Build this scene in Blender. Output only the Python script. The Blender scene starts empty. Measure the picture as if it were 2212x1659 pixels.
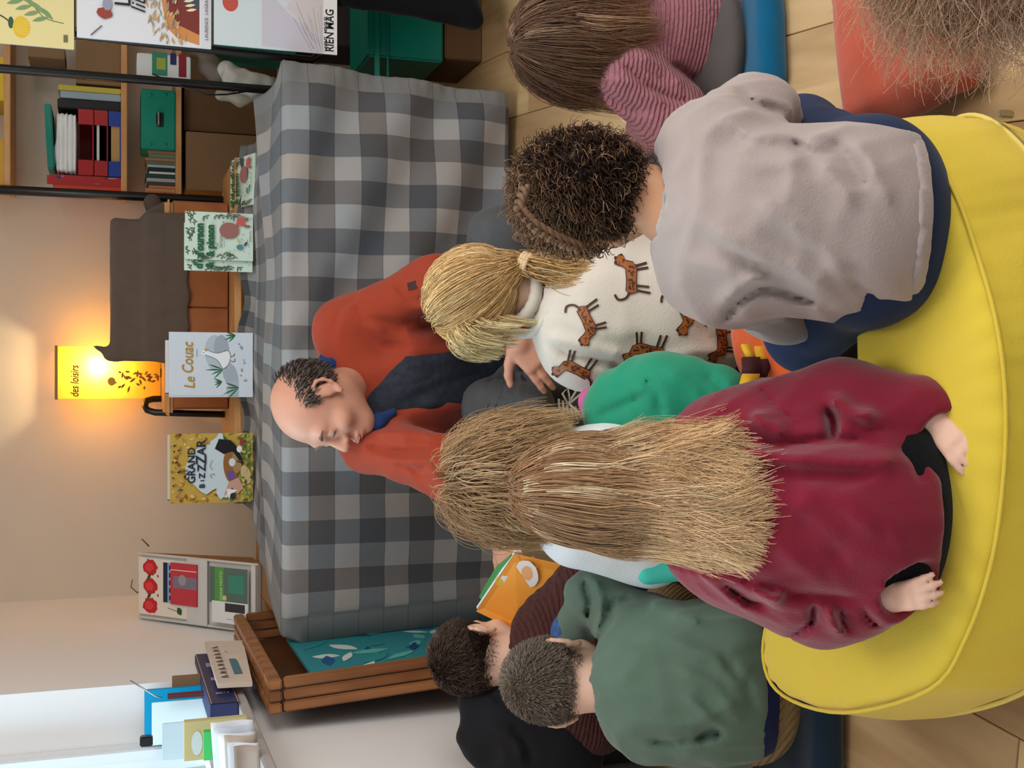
import bpy, bmesh, math, random
import numpy as np
from mathutils import Vector, Matrix
from mathutils.bvhtree import BVHTree

random.seed(7); np.random.seed(7)
SC = bpy.context.scene
COL = SC.collection

# ------------------------------------------------------------------ camera
FPX = 2536.0; TH = math.radians(18.9); HC = 1.15
CT, ST = math.cos(TH), math.sin(TH)
cam_data = bpy.data.cameras.new('camera')
cam_data.sensor_fit = 'HORIZONTAL'; cam_data.sensor_width = 36.0
cam_data.lens = 36.0 * FPX / 2212.0
cam_data.clip_start = 0.02
cam = bpy.data.objects.new('camera', cam_data); COL.objects.link(cam)
_r = Vector((0, -ST, -CT)); _u = Vector((1, 0, 0)); _b = Vector((0, -CT, ST))
M4 = Matrix((( _r.x, _u.x, _b.x, 0), (_r.y, _u.y, _b.y, 0), (_r.z, _u.z, _b.z, HC), (0, 0, 0, 1)))
cam.matrix_world = M4
SC.camera = cam

# ------------------------------------------------------------------ world / lights / exposure
SC.view_settings.view_transform = 'Standard'
SC.view_settings.look = 'None'
SC.view_settings.gamma = 1.0
SC.view_settings.use_curve_mapping = False
SC.view_settings.exposure = 0.0
W = bpy.data.worlds.new('world'); SC.world = W; W.use_nodes = True
bg = W.node_tree.nodes['Background']
bg.inputs[0].default_value = (0.86, 0.93, 1.0, 1); bg.inputs[1].default_value = 0.66

def area(name, loc, target, sx, sy, power, color):
    l = bpy.data.lights.new(name, 'AREA'); l.shape = 'RECTANGLE'; l.size = sx; l.size_y = sy
    l.energy = power; l.color = color
    o = bpy.data.objects.new(name, l); COL.objects.link(o); o.location = loc
    o.rotation_euler = (Vector(target) - Vector(loc)).to_track_quat('-Z', 'Y').to_euler()
    return o
# daylight falling in through the window in the left wall
area('window_daylight', (-2.15, 2.75, 1.95), (0.1, 1.9, 0.4), 1.6, 1.5, 80, (0.55, 0.83, 1.0))
# fill light added to brighten the left wall, from the right behind the camera
area('opposite_side_fill', (2.6, .4, 1.6), (-.6, 2.9, .6), 2.2, 1.4, 50, (1.0, 0.97, 0.93))
# ceiling luminaire of the room, above and behind the reading circle
area('ceiling_luminaire', (0.5, 1.5, 2.55), (0.25, 2.2, 0.0), 1.3, 1.3, 25, (1.0, 0.95, 0.88))

# ------------------------------------------------------------------ pixel helpers (a pixel is a direction, depth is given)
def _dir(px, py):
    yd = (px - 1106.0) / FPX; x = (829.5 - py) / FPX
    return np.array([x, CT - yd * ST, -ST - yd * CT])
def K(px, py, Y):
    r = _dir(px, py); return np.array([0, 0, HC]) + r * (Y / r[1])
def G(px, py, Z):
    r = _dir(px, py); return np.array([0, 0, HC]) + r * ((Z - HC) / r[2])
def PX(p):
    q = np.asarray(p, float) - np.array([0, 0, HC])
    z = q[1] * CT - q[2] * ST; d = -q[1] * ST - q[2] * CT
    return 1106 + FPX * d / z, 829.5 - FPX * q[0] / z
def XP(px, py, Xv):
    r = _dir(px, py); return np.array([0, 0, HC]) + r * (Xv / r[0])
V3 = lambda *a: np.array(a, float)

# ------------------------------------------------------------------ object helpers
def tag(o, label=None, cat=None, group=None, kind=None):
    if label: o['label'] = label
    if cat: o['category'] = cat
    if group: o['group'] = group
    if kind: o['kind'] = kind
    return o
def thing(name, label, cat, loc=(0, 0, 0), group=None, kind=None):
    o = bpy.data.objects.new(name, None); COL.objects.link(o); o.location = loc
    o.empty_display_size = 0.05
    return tag(o, label, cat, group, kind)
def link(name, me, material=None, parent=None):
    o = bpy.data.objects.new(name, me); COL.objects.link(o)
    if material is not None:
        for m in (material if isinstance(material, (list, tuple)) else [material]): me.materials.append(m)
    if parent is not None:
        o.parent = parent
        o.matrix_parent_inverse = Matrix.Translation(-world_loc(parent))
    return o
def world_loc(o):
    l = Vector((0, 0, 0))
    while o is not None and o.type == 'EMPTY':
        l = l + o.location; o = o.parent
    return l
def mesh_np(name, V, Fq, smooth=True, cols=None):
    """V (n,3); Fq (m,3|4) int array"""
    V = np.asarray(V, np.float32); Fq = np.asarray(Fq, np.int32)
    me = bpy.data.meshes.new(name)
    n, k = Fq.shape
    me.vertices.add(len(V)); me.vertices.foreach_set('co', V.ravel())
    me.loops.add(n * k); me.loops.foreach_set('vertex_index', Fq.ravel())
    me.polygons.add(n)
    me.polygons.foreach_set('loop_start', np.arange(0, n * k, k, dtype=np.int32))
    me.polygons.foreach_set('loop_total', np.full(n, k, np.int32))
    if smooth: me.polygons.foreach_set('use_smooth', np.ones(n, bool))
    me.update(calc_edges=True); me.validate()
    if cols is not None:
        a = me.color_attributes.new('Col', 'FLOAT_COLOR', 'POINT')
        c = np.ones((len(V), 4), np.float32); c[:, :3] = cols
        a.data.foreach_set('color', c.ravel())
    return me
def me_pd(name, verts, faces, smooth=False):
    me = bpy.data.meshes.new(name); me.from_pydata([tuple(map(float, v)) for v in verts], [], faces)
    me.update()
    if smooth:
        for p in me.polygons: p.use_smooth = True
    return me

class MB:
    """collects boxes, tubes, slabs into one mesh"""
    def __init__(s): s.v = []; s.f = []
    def add(s, verts, faces):
        n = len(s.v); s.v += [tuple(map(float, q)) for q in verts]; s.f += [tuple(i + n for i in q) for q in faces]; return s
    def box(s, c, h, R=None, b=0.0):
        """centre, half sizes, optional rotation matrix (3x3), bevel"""
        c = np.asarray(c, float); h = np.asarray(h, float)
        bm = bmesh.new(); bmesh.ops.create_cube(bm, size=2.0)
        for v in bm.verts: v.co = Vector((v.co.x * h[0], v.co.y * h[1], v.co.z * h[2]))
        if b > 0: bmesh.ops.bevel(bm, geom=bm.edges[:], offset=min(b, 0.9 * min(h)), segments=2, affect='EDGES')
        bm.verts.index_update()
        vs = [np.array(v.co) for v in bm.verts]
        if R is not None: vs = [np.asarray(R) @ v for v in vs]
        fs = [tuple(v.index for v in f.verts) for f in bm.faces]; bm.free()
        return s.add([v + c for v in vs], fs)
    def tube(s, pts, r, n=10, cap=True, closed=False):
        pts = [np.asarray(p, float) for p in pts]
        m = len(pts); rr = r if hasattr(r, '__len__') else [r] * m
        vs = []; prev = None
        for i, p in enumerate(pts):
            if closed: t = pts[(i + 1) % m] - pts[i - 1]
            else: t = pts[min(i + 1, m - 1)] - pts[max(i - 1, 0)]
            t = t / (np.linalg.norm(t) + 1e-9)
            if prev is None:
                a = np.array([0, 0, 1.0]) if abs(t[2]) < .9 else np.array([1.0, 0, 0])
                u = np.cross(t, a)
            else: u = prev - t * np.dot(prev, t)
            u /= np.linalg.norm(u) + 1e-9; prev = u; w = np.cross(t, u)
            for j in range(n):
                th = 2 * math.pi * j / n
                vs.append(p + rr[i] * (math.cos(th) * u + math.sin(th) * w))
        fs = []
        for i in range(m if closed else m - 1):
            i2 = (i + 1) % m
            for j in range(n):
                fs.append((i * n + j, i * n + (j + 1) % n, i2 * n + (j + 1) % n, i2 * n + j))
        if cap and not closed:
            fs.append(tuple(range(n - 1, -1, -1))); fs.append(tuple((m - 1) * n + j for j in range(n)))
        return s.add(vs, fs)
    def quad(s, a, b, c, d, th=0.0):
        """thin slab through four corners; thickness along the normal"""
        a, b, c, d = [np.asarray(q, float) for q in (a, b, c, d)]
        nn = np.cross(b - a, d - a); nn /= np.linalg.norm(nn) + 1e-9
        if th == 0: return s.add([a, b, c, d], [(0, 1, 2, 3)])
        o = nn * th
        return s.add([a, b, c, d, a - o, b - o, c - o, d - o],
                     [(0, 1, 2, 3), (7, 6, 5, 4), (0, 4, 5, 1), (1, 5, 6, 2), (2, 6, 7, 3), (3, 7, 4, 0)])
    def build(s, name, material, parent=None, smooth=False):
        return link(name, me_pd(name, s.v, s.f, smooth), material, parent)

def grid_mesh(name, fn, nu, nv, uv=None, thick=0.0, smooth=True):
    """parametric sheet fn(u,v)->xyz for u,v in 0..1; optional UV function and thickness"""
    us = np.linspace(0, 1, nu); vs = np.linspace(0, 1, nv)
    P = np.array([[fn(u, v) for v in vs] for u in us]).reshape(-1, 3)
    i = np.arange(nu - 1)[:, None] * nv + np.arange(nv - 1)[None]
    F = np.stack([i, i + nv, i + nv + 1, i + 1], -1).reshape(-1, 4)
    me = mesh_np(name, P, F, smooth)
    if uv is not None:
        l = me.uv_layers.new(name='UVMap')
        UV = np.array([[uv(u, v) for v in vs] for u in us]).reshape(-1, 2)
        idx = np.empty(len(me.loops), np.int32); me.loops.foreach_get('vertex_index', idx)
        l.data.foreach_set('uv', UV[idx].astype(np.float32).ravel())
    return me

# ------------------------------------------------------------------ materials
def lin(c):
    out = []
    for x in c:
        x = x / 255.0
        out.append(x / 12.92 if x <= .04045 else ((x + .055) / 1.055) ** 2.4)
    return out
_mats = {}
def mat(name, col, rough=.6, var=.08, vscale=8.0, bump=0.0, bscale=200.0, sheen=0.0, metal=0.0, spec=.35, coat=0.0, wave=None, sss=0.0, alpha=None, trans=0.0, emis=None, stretch=None):
    if name in _mats: return _mats[name]
    m = bpy.data.materials.new(name); m.use_nodes = True; nt = m.node_tree; N = nt.nodes; L = nt.links
    b = N['Principled BSDF']; c = lin(col)
    b.inputs['Roughness'].default_value = rough; b.inputs['Metallic'].default_value = metal
    b.inputs['Specular IOR Level'].default_value = spec
    if sheen: b.inputs['Sheen Weight'].default_value = sheen; b.inputs['Sheen Roughness'].default_value = .5
    if coat: b.inputs['Coat Weight'].default_value = coat
    if sss:
        b.inputs['Subsurface Weight'].default_value = sss; b.inputs['Subsurface Radius'].default_value = (.012, .004, .002)
        b.inputs['Subsurface Scale'].default_value = 1.0
    if trans: b.inputs['Transmission Weight'].default_value = trans
    if alpha is not None: b.inputs['Alpha'].default_value = alpha
    if emis: b.inputs['Emission Color'].default_value = (*lin(emis[0]), 1); b.inputs['Emission Strength'].default_value = emis[1]
    tc = N.new('ShaderNodeTexCoord'); src = tc.outputs['Object']
    if stretch:
        mp = N.new('ShaderNodeMapping'); mp.inputs['Scale'].default_value = stretch; L.new(src, mp.inputs[0]); src = mp.outputs[0]
    nz = N.new('ShaderNodeTexNoise'); nz.inputs['Scale'].default_value = vscale; nz.inputs['Detail'].default_value = 5
    L.new(src, nz.inputs['Vector'])
    mx = N.new('ShaderNodeMix'); mx.data_type = 'RGBA'
    lo = [x * (1 - var * 1.6) for x in c]; hi = [min(1, x * (1 + var * 1.6)) for x in c]
    mx.inputs[6].default_value = (*lo, 1); mx.inputs[7].default_value = (*hi, 1)
    L.new(nz.outputs[0], mx.inputs[0]); L.new(mx.outputs[2], b.inputs['Base Color'])
    if bump or wave:
        bp = N.new('ShaderNodeBump'); bp.inputs['Distance'].default_value = .002
        if wave:
            axis, sc, strength = wave[:3]
            w = N.new('ShaderNodeTexWave'); w.wave_type = 'BANDS'; w.bands_direction = axis
            w.inputs['Scale'].default_value = sc; w.inputs['Distortion'].default_value = 1.2; w.inputs['Detail'].default_value = 2
            w.inputs['Detail Scale'].default_value = 3
            L.new(src, w.inputs['Vector'])
            bp.inputs['Strength'].default_value = strength; bp.inputs['Distance'].default_value = .003
            L.new(w.outputs[1], bp.inputs['Height'])
        else:
            n2 = N.new('ShaderNodeTexNoise'); n2.inputs['Scale'].default_value = bscale; n2.inputs['Detail'].default_value = 3
            L.new(src, n2.inputs['Vector'])
            bp.inputs['Strength'].default_value = bump
            L.new(n2.outputs[0], bp.inputs['Height'])
        L.new(bp.outputs[0], b.inputs['Normal'])
    _mats[name] = m; return m
def mat_attr(name, rough=.6, spec=.3, var=.0, sheen=0.0, aniso=0.0):
    """colour comes from the mesh colour attribute (flat print, hair streaks)"""
    if name in _mats: return _mats[name]
    m = bpy.data.materials.new(name); m.use_nodes = True; nt = m.node_tree; N = nt.nodes; L = nt.links
    b = N['Principled BSDF']; b.inputs['Roughness'].default_value = rough; b.inputs['Specular IOR Level'].default_value = spec
    if sheen: b.inputs['Sheen Weight'].default_value = sheen
    a = N.new('ShaderNodeVertexColor'); a.layer_name = 'Col'
    nz = N.new('ShaderNodeTexNoise'); nz.inputs['Scale'].default_value = 60
    tc = N.new('ShaderNodeTexCoord'); L.new(tc.outputs['Object'], nz.inputs['Vector'])
    hs = N.new('ShaderNodeHueSaturation'); mr = N.new('ShaderNodeMapRange')
    mr.inputs[3].default_value = 1 - var; mr.inputs[4].default_value = 1 + var
    L.new(nz.outputs[0], mr.inputs[0]); L.new(mr.outputs[0], hs.inputs['Value'])
    L.new(a.outputs[0], hs.inputs['Color']); L.new(hs.outputs[0], b.inputs['Base Color'])
    _mats[name] = m; return m
def fabric(name, col, var=.09, sheen=.08, rough=.92, bump=.35, bscale=300):
    return mat(name, col, rough=rough, var=var, vscale=22, bump=bump, bscale=bscale, sheen=sheen, spec=.06)

# ------------------------------------------------------------------ implicit surfaces -> one continuous mesh
def rot_axes(f, u):
    """columns: right, forward, up from forward and approximate up"""
    f = np.asarray(f, float); f = f / np.linalg.norm(f); u = np.asarray(u, float)
    r = np.cross(f, u); r /= np.linalg.norm(r); u = np.cross(r, f)
    return np.stack([r, f, u], 1)
_rng = np.random.RandomState(3)
_ND = _rng.normal(size=(10, 3)); _ND /= np.linalg.norm(_ND, axis=1)[:, None]; _NP = _rng.uniform(0, 6.28, 10)
def snoise(P, freq, seed=0):
    out = 0
    for i in range(6):
        dv = _ND[(i + seed) % 10]; out = out + np.sin((P @ dv) * freq * (1 + .37 * i) + _NP[(i + 3 * seed) % 10] + 1.7 * np.sin((P @ _ND[(i + 4 + seed) % 10]) * freq * .6))
    return out / 6
def C(a, b, ra, rb=None, k=None): return ('c', np.asarray(a, float), np.asarray(b, float), ra, ra if rb is None else rb, k)
def El(c, r, R=None, k=None): return ('e', np.asarray(c, float), np.asarray(r, float), R, k)
def Bx(c, h, R=None, rd=.02, k=None): return ('b', np.asarray(c, float), np.asarray(h, float), R, rd, k)
def sub(p): return ('-',) + (p,)
def Cut(n, p, k=None):
    n = np.asarray(n, float); n = n / np.linalg.norm(n); return ('|', n, float(np.dot(n, p)), k)
def chain(pts, rad, k=None):
    return [C(pts[i], pts[i + 1], rad[i], rad[i + 1], k) for i in range(len(pts) - 1)]
def _bb(p):
    if p[0] == 'c':
        r = max(p[3], p[4]); return np.minimum(p[1], p[2]) - r, np.maximum(p[1], p[2]) + r
    if p[0] == 'e':
        r = p[2].max() if p[3] is not None else p[2]; return p[1] - r, p[1] + r
    if p[0] == 'b':
        r = np.linalg.norm(p[2]) if p[3] is not None else p[2]; return p[1] - r, p[1] + r
def _d(p, X):
    if p[0] == 'c':
        ab = p[2] - p[1]; L2 = ab @ ab + 1e-12
        t = np.clip(((X - p[1]) @ ab) / L2, 0, 1)
        q = X - p[1] - t[..., None] * ab
        return np.sqrt((q * q).sum(-1)) - (p[3] + t * (p[4] - p[3]))
    q = X - p[1]
    if p[3] is not None: q = q @ p[3]
    r = p[2]
    if p[0] == 'b':
        w = np.abs(q) - (r - p[4]); return np.sqrt((np.maximum(w, 0) ** 2).sum(-1)) + np.minimum(w.max(-1), 0) - p[4]
    k0 = np.sqrt(((q / r) ** 2).sum(-1)) + 1e-9; k1 = np.sqrt(((q / (r * r)) ** 2).sum(-1)) + 1e-9
    return k0 * (k0 - 1) / k1
def sdf_grid(prims, res, k=.02, disp=None, pad=None):
    lo = np.full(3, 1e9); hi = np.full(3, -1e9)
    for p in prims:
        if p[0] in 'ceb':
            a, b = _bb(p); lo = np.minimum(lo, a); hi = np.maximum(hi, b)
    m = pad or (2.5 * res + .006); lo -= m; hi += m
    n = np.ceil((hi - lo) / res).astype(int) + 1
    ax = [lo[i] + res * np.arange(n[i]) for i in range(3)]
    D = np.full(n, .2, np.float32)
    def region(a, b, mg):
        i0 = np.maximum(np.floor((a - mg - lo) / res).astype(int), 0); i1 = np.minimum(np.ceil((b + mg - lo) / res).astype(int) + 1, n)
        return i0, i1
    def displace():
        idx = np.nonzero(np.abs(D) < .03)
        X = np.stack([ax[j][idx[j]] for j in range(3)], -1)
        D[idx] += disp(X).astype(np.float32)
    for p in prims:
        op = '+'
        if p[0] == 'D':
            if len(p) > 1: keep = disp; disp = p[1]; displace(); disp = keep
            elif disp is not None: displace(); disp = None
            continue
        if p[0] == '-': op = '-'; p = p[1]
        kk = p[-1] if p[-1] is not None else k
        if p[0] == '|':
            s = (ax[0][:, None, None] * p[1][0] + ax[1][None, :, None] * p[1][1] + ax[2][None, None, :] * p[1][2] - p[2]).astype(np.float32)
            np.maximum(D, s, out=D); continue
        a, b = _bb(p); i0, i1 = region(a, b, kk + 4 * res + .01)
        if (i1 <= i0).any(): continue
        sl = tuple(slice(i0[j], i1[j]) for j in range(3))
        X = np.stack(np.meshgrid(*[ax[j][sl[j]] for j in range(3)], indexing='ij'), -1)
        d = _d(p, X); o = D[sl]
        if op == '+':
            h = np.maximum(kk - np.abs(d - o), 0) / kk; D[sl] = np.minimum(d, o) - h * h * kk * .25
        else:
            d = -d; h = np.maximum(kk - np.abs(d - o), 0) / kk; D[sl] = np.maximum(d, o) + h * h * kk * .25
    if disp is not None: displace()
    return D, lo, res
def nets(D, lo, res):
    S = D < 0
    nx, ny, nz = D.shape
    def cs(A, i, j, k): return A[i:nx - 1 + i, j:ny - 1 + j, k:nz - 1 + k]
    cnt = np.zeros((nx - 1, ny - 1, nz - 1), np.int8)
    for i in (0, 1):
        for j in (0, 1):
            for k in (0, 1): cnt += cs(S, i, j, k)
    act = (cnt > 0) & (cnt < 8)
    I = np.stack(np.nonzero(act), -1); nv = len(I)
    vid = np.full(act.shape, -1, np.int32); vid[act] = np.arange(nv)
    P = np.zeros((nv, 3)); Cn = np.zeros(nv)
    corners = [(i, j, k) for i in (0, 1) for j in (0, 1) for k in (0, 1)]
    for a in corners:
        for axis in range(3):
            if a[axis]: continue
            b = list(a); b[axis] = 1
            da = D[I[:, 0] + a[0], I[:, 1] + a[1], I[:, 2] + a[2]]; db = D[I[:, 0] + b[0], I[:, 1] + b[1], I[:, 2] + b[2]]
            m = (da < 0) != (db < 0)
            t = np.where(m, da / np.where(m, da - db, 1), 0)
            q = np.array(a, float)[None].repeat(nv, 0); q[:, axis] += t
            P += np.where(m[:, None], q, 0); Cn += m
    P = (P / Cn[:, None] + I) * res + lo
    F = []
    for axis in range(3):
        o1, o2 = [(1, 2), (2, 0), (0, 1)][axis]
        sl0 = [slice(1, -1)] * 3; sl1 = [slice(1, -1)] * 3
        sl0[axis] = slice(0, -1); sl1[axis] = slice(1, None)
        s0 = S[tuple(sl0)]; s1 = S[tuple(sl1)]
        E = np.stack(np.nonzero(s0 != s1), -1)
        if not len(E): continue
        inside0 = s0[E[:, 0], E[:, 1], E[:, 2]]
        base = E.copy()
        for ax_ in range(3):
            if ax_ != axis: base[:, ax_] += 1
        def c(d1, d2):
            q = base.copy(); q[:, o1] += d1; q[:, o2] += d2
            return vid[q[:, 0], q[:, 1], q[:, 2]]
        quad = np.stack([c(-1, -1), c(0, -1), c(0, 0), c(-1, 0)], -1)
        quad[~inside0] = quad[~inside0][:, ::-1]
        F.append(quad)
    F = np.concatenate(F); F = F[(F >= 0).all(1)]
    return P, F
def blob(name, prims, res, material, parent=None, k=.02, disp=None, smooth_it=1):
    D, lo, r = sdf_grid(prims, res, k, disp)
    V, F = nets(D, lo, r)
    if smooth_it: V = lap(V, F, smooth_it)
    V[:, 2] = np.maximum(V[:, 2], .002)          # nothing sinks into the floor
    me = mesh_np(name, V, F); return link(name, me, material, parent)
def lap(V, F, it=1, lam=.5):
    e = np.concatenate([F[:, [0, 1]], F[:, [1, 2]], F[:, [2, 3]], F[:, [3, 0]]])
    for _ in range(it):
        A = np.zeros_like(V); n = np.zeros(len(V))
        np.add.at(A, e[:, 0], V[e[:, 1]]); np.add.at(n, e[:, 0], 1); np.add.at(A, e[:, 1], V[e[:, 0]]); np.add.at(n, e[:, 1], 1)
        V = V * (1 - lam) + lam * A / np.maximum(n, 1)[:, None]
    return V
def folds(lines, amp=.006, w=.012):
    """fabric folds: each line is a polyline of points; ridge (amp>0) or crease (amp<0) pressed into the garment"""
    def f(X):
        d = np.zeros(len(X))
        for ln in lines:
            pts = ln[0]; a = ln[1] if len(ln) > 1 else amp; ww = ln[2] if len(ln) > 2 else w
            best = np.full(len(X), 1e9)
            for i in range(len(pts) - 1):
                p, q = np.asarray(pts[i]), np.asarray(pts[i + 1]); ab = q - p
                t = np.clip(((X - p) @ ab) / (ab @ ab + 1e-12), 0, 1)
                dd = np.linalg.norm(X - p - t[:, None] * ab, axis=1); best = np.minimum(best, dd)
            d -= a * np.exp(-(best / ww) ** 2)
        return d
    return f
def pfolds(lines, ymax=None):
    """folds whose course was read off the photograph: polyline of pixel directions, amplitude (m), width (px)"""
    def f(X):
        q = X - np.array([0, 0, HC]); z = q[:, 1] * CT - q[:, 2] * ST
        P = np.stack([1106 + FPX * (-q[:, 1] * ST - q[:, 2] * CT) / z, 829.5 - FPX * q[:, 0] / z], 1)
        d = np.zeros(len(X))
        for pts, a, w in lines:
            best = np.full(len(X), 1e9)
            pts = np.asarray(pts, float); n = len(pts) - 1
            for i in range(n):
                p, r = pts[i], pts[i + 1]; ab = r - p
                t = np.clip(((P - p) @ ab) / (ab @ ab + 1e-9), 0, 1)
                dd = np.linalg.norm(P - p - t[:, None] * ab, axis=1)
                e = np.minimum(i + t, n - i - t) / n     # fade at both ends
                dd = dd + w * np.clip(.35 - e * 2.2, 0, .35) * 3
                best = np.minimum(best, dd)
            d -= a * np.exp(-(best / w) ** 2)
        if ymax is not None: d = np.where(X[:, 1] < ymax, d, 0)
        return d
    return f
DISP = ('D',)
def hem_cut(p, n, hx, hy, depth=.06):
    """removes what hangs below a hem, only under the trunk so that sleeves stay whole"""
    n = np.asarray(n, float); n = n / np.linalg.norm(n); xa = np.array([1.0, 0, 0]); ya = np.cross(n, xa); ya /= np.linalg.norm(ya); xa = np.cross(ya, n)
    return sub(Bx(np.asarray(p) + n * depth, (hx, hy, depth), np.stack([xa, ya, n], 1), .004, .006))
def inflate(prims, d):
    o = []
    for p in prims:
        if p[0] == 'c': o.append(('c', p[1], p[2], p[3] + d, p[4] + d, p[5]))
        elif p[0] == 'e': o.append(('e', p[1], p[2] + d, p[3], p[4]))
        elif p[0] == 'b': o.append(('b', p[1], p[2] + d, p[3], p[4], p[5]))
        else: o.append(p)
    return o
def crumple(amp, freq, aniso=(1, 1, 1), seed=0):
    """soft ridges of worn fabric, stretched along one direction"""
    A = np.asarray(aniso, float)
    return lambda X: -amp * np.clip(1 - 2.2 * np.abs(snoise(X * A, freq, seed)), 0, 1) ** 2
def addf(*fs): return lambda X: sum(f(X) for f in fs)
def wob(amp, freq, seed=0): return lambda X: amp * snoise(X, freq, seed)

# ------------------------------------------------------------------ hair
def strands_mesh(S, r0, r1, cols, n=3, centre=None, flat=1.0):
    """S (N,M,3) strand points -> thin three-sided tubes; cols (N,M,3) linear colour"""
    N_, M_, _ = S.shape
    T = np.empty_like(S); T[:, 1:-1] = S[:, 2:] - S[:, :-2]; T[:, 0] = S[:, 1] - S[:, 0]; T[:, -1] = S[:, -1] - S[:, -2]
    T /= np.linalg.norm(T, axis=-1, keepdims=True) + 1e-9
    ref = np.array([.31, .52, .79]) if centre is None else (S - centre)
    U = np.cross(T, ref); U /= np.linalg.norm(U, axis=-1, keepdims=True) + 1e-9; Wv = np.cross(T, U)
    t = np.linspace(0, 1, M_); rad = (r0 * (1 - t ** 2) + r1 * t ** 2)
    V = []
    for j in range(n):
        a = 2 * math.pi * j / n; V.append(S + rad[None, :, None] * (math.cos(a) * U + flat * math.sin(a) * Wv))
    V = np.stack(V, 2).reshape(-1, 3)
    base = (np.arange(N_)[:, None, None] * M_ + np.arange(M_ - 1)[None, :, None]) * n
    j = np.arange(n)[None, None]; j2 = (j + 1) % n
    F = np.stack([base + j, base + j2, base + n + j2, base + n + j], -1).reshape(-1, 4)
    cc = np.repeat(cols.reshape(N_, M_, 1, 3), n, 2).reshape(-1, 3)
    return V, F, cc
def push_out(P, colliders):
    for (c, r, R) in colliders:
        q = (P - c) if R is None else (P - c) @ R
        k = np.sqrt(((q / r) ** 2).sum(-1, keepdims=True)); m = k < 1
        q2 = np.where(m, q / np.maximum(k, 1e-4), q)
        P = c + (q2 if R is None else q2 @ R.T)
    return P
def hair_cols(N_, M_, base, tip, var=.25, seed=0, light=.0, lightcol=None):
    rs = np.random.RandomState(seed); b = np.array(lin(base)); t = np.array(lin(tip))
    u = np.linspace(0, 1, M_)[None, :, None] ** 1.3
    c = b * (1 - u) + t * u
    c = c * np.exp(rs.normal(0, var, (N_, 1, 1)))
    if light and lightcol is not None:
        pick = (rs.rand(N_, 1, 1) < light); lc = np.array(lin(lightcol)); c = np.where(pick, c * .3 + lc * .7 * np.exp(rs.normal(0, .15, (N_, 1, 1))), c)
    return np.clip(c, 0, 1)
def clump(S, per, strength, rs, start=.1):
    N_, M_, _ = S.shape; order = np.argsort(S[:, 0] @ np.array([1.0, .37, .61]) + rs.normal(0, .004, N_))
    w = (np.clip((np.linspace(0, 1, M_) - start) / (1 - start), 0, 1) ** .8 * strength)[None, :, None]
    out = S.copy()
    # nearest guide by root
    gi = rs.choice(N_, max(1, N_ // per), replace=False); Gd = S[gi]
    d = ((S[:, None, 0] - Gd[None, :, 0]) ** 2).sum(-1); a = d.argmin(1)
    g = Gd[a]; out = S * (1 - w) + (g + (S[:, :1] - g[:, :1]) * .35) * w
    return out
HAIR = None
def hair_obj(name, parts, material, parent):
    V = []; F = []; Cc = []; n = 0
    for (v, f, c) in parts:
        V.append(v); F.append(f + n); Cc.append(c); n += len(v)
    me = mesh_np(name, np.concatenate(V), np.concatenate(F), True, np.concatenate(Cc))
    return link(name, me, material, parent)
def cap_part(prims, res, col, k=.015, disp=None):
    D, lo, r = sdf_grid(prims, res, k, disp); V, F = nets(D, lo, r); V = lap(V, F, 1)
    return V, F, np.tile(np.array(lin(col)), (len(V), 1))

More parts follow.
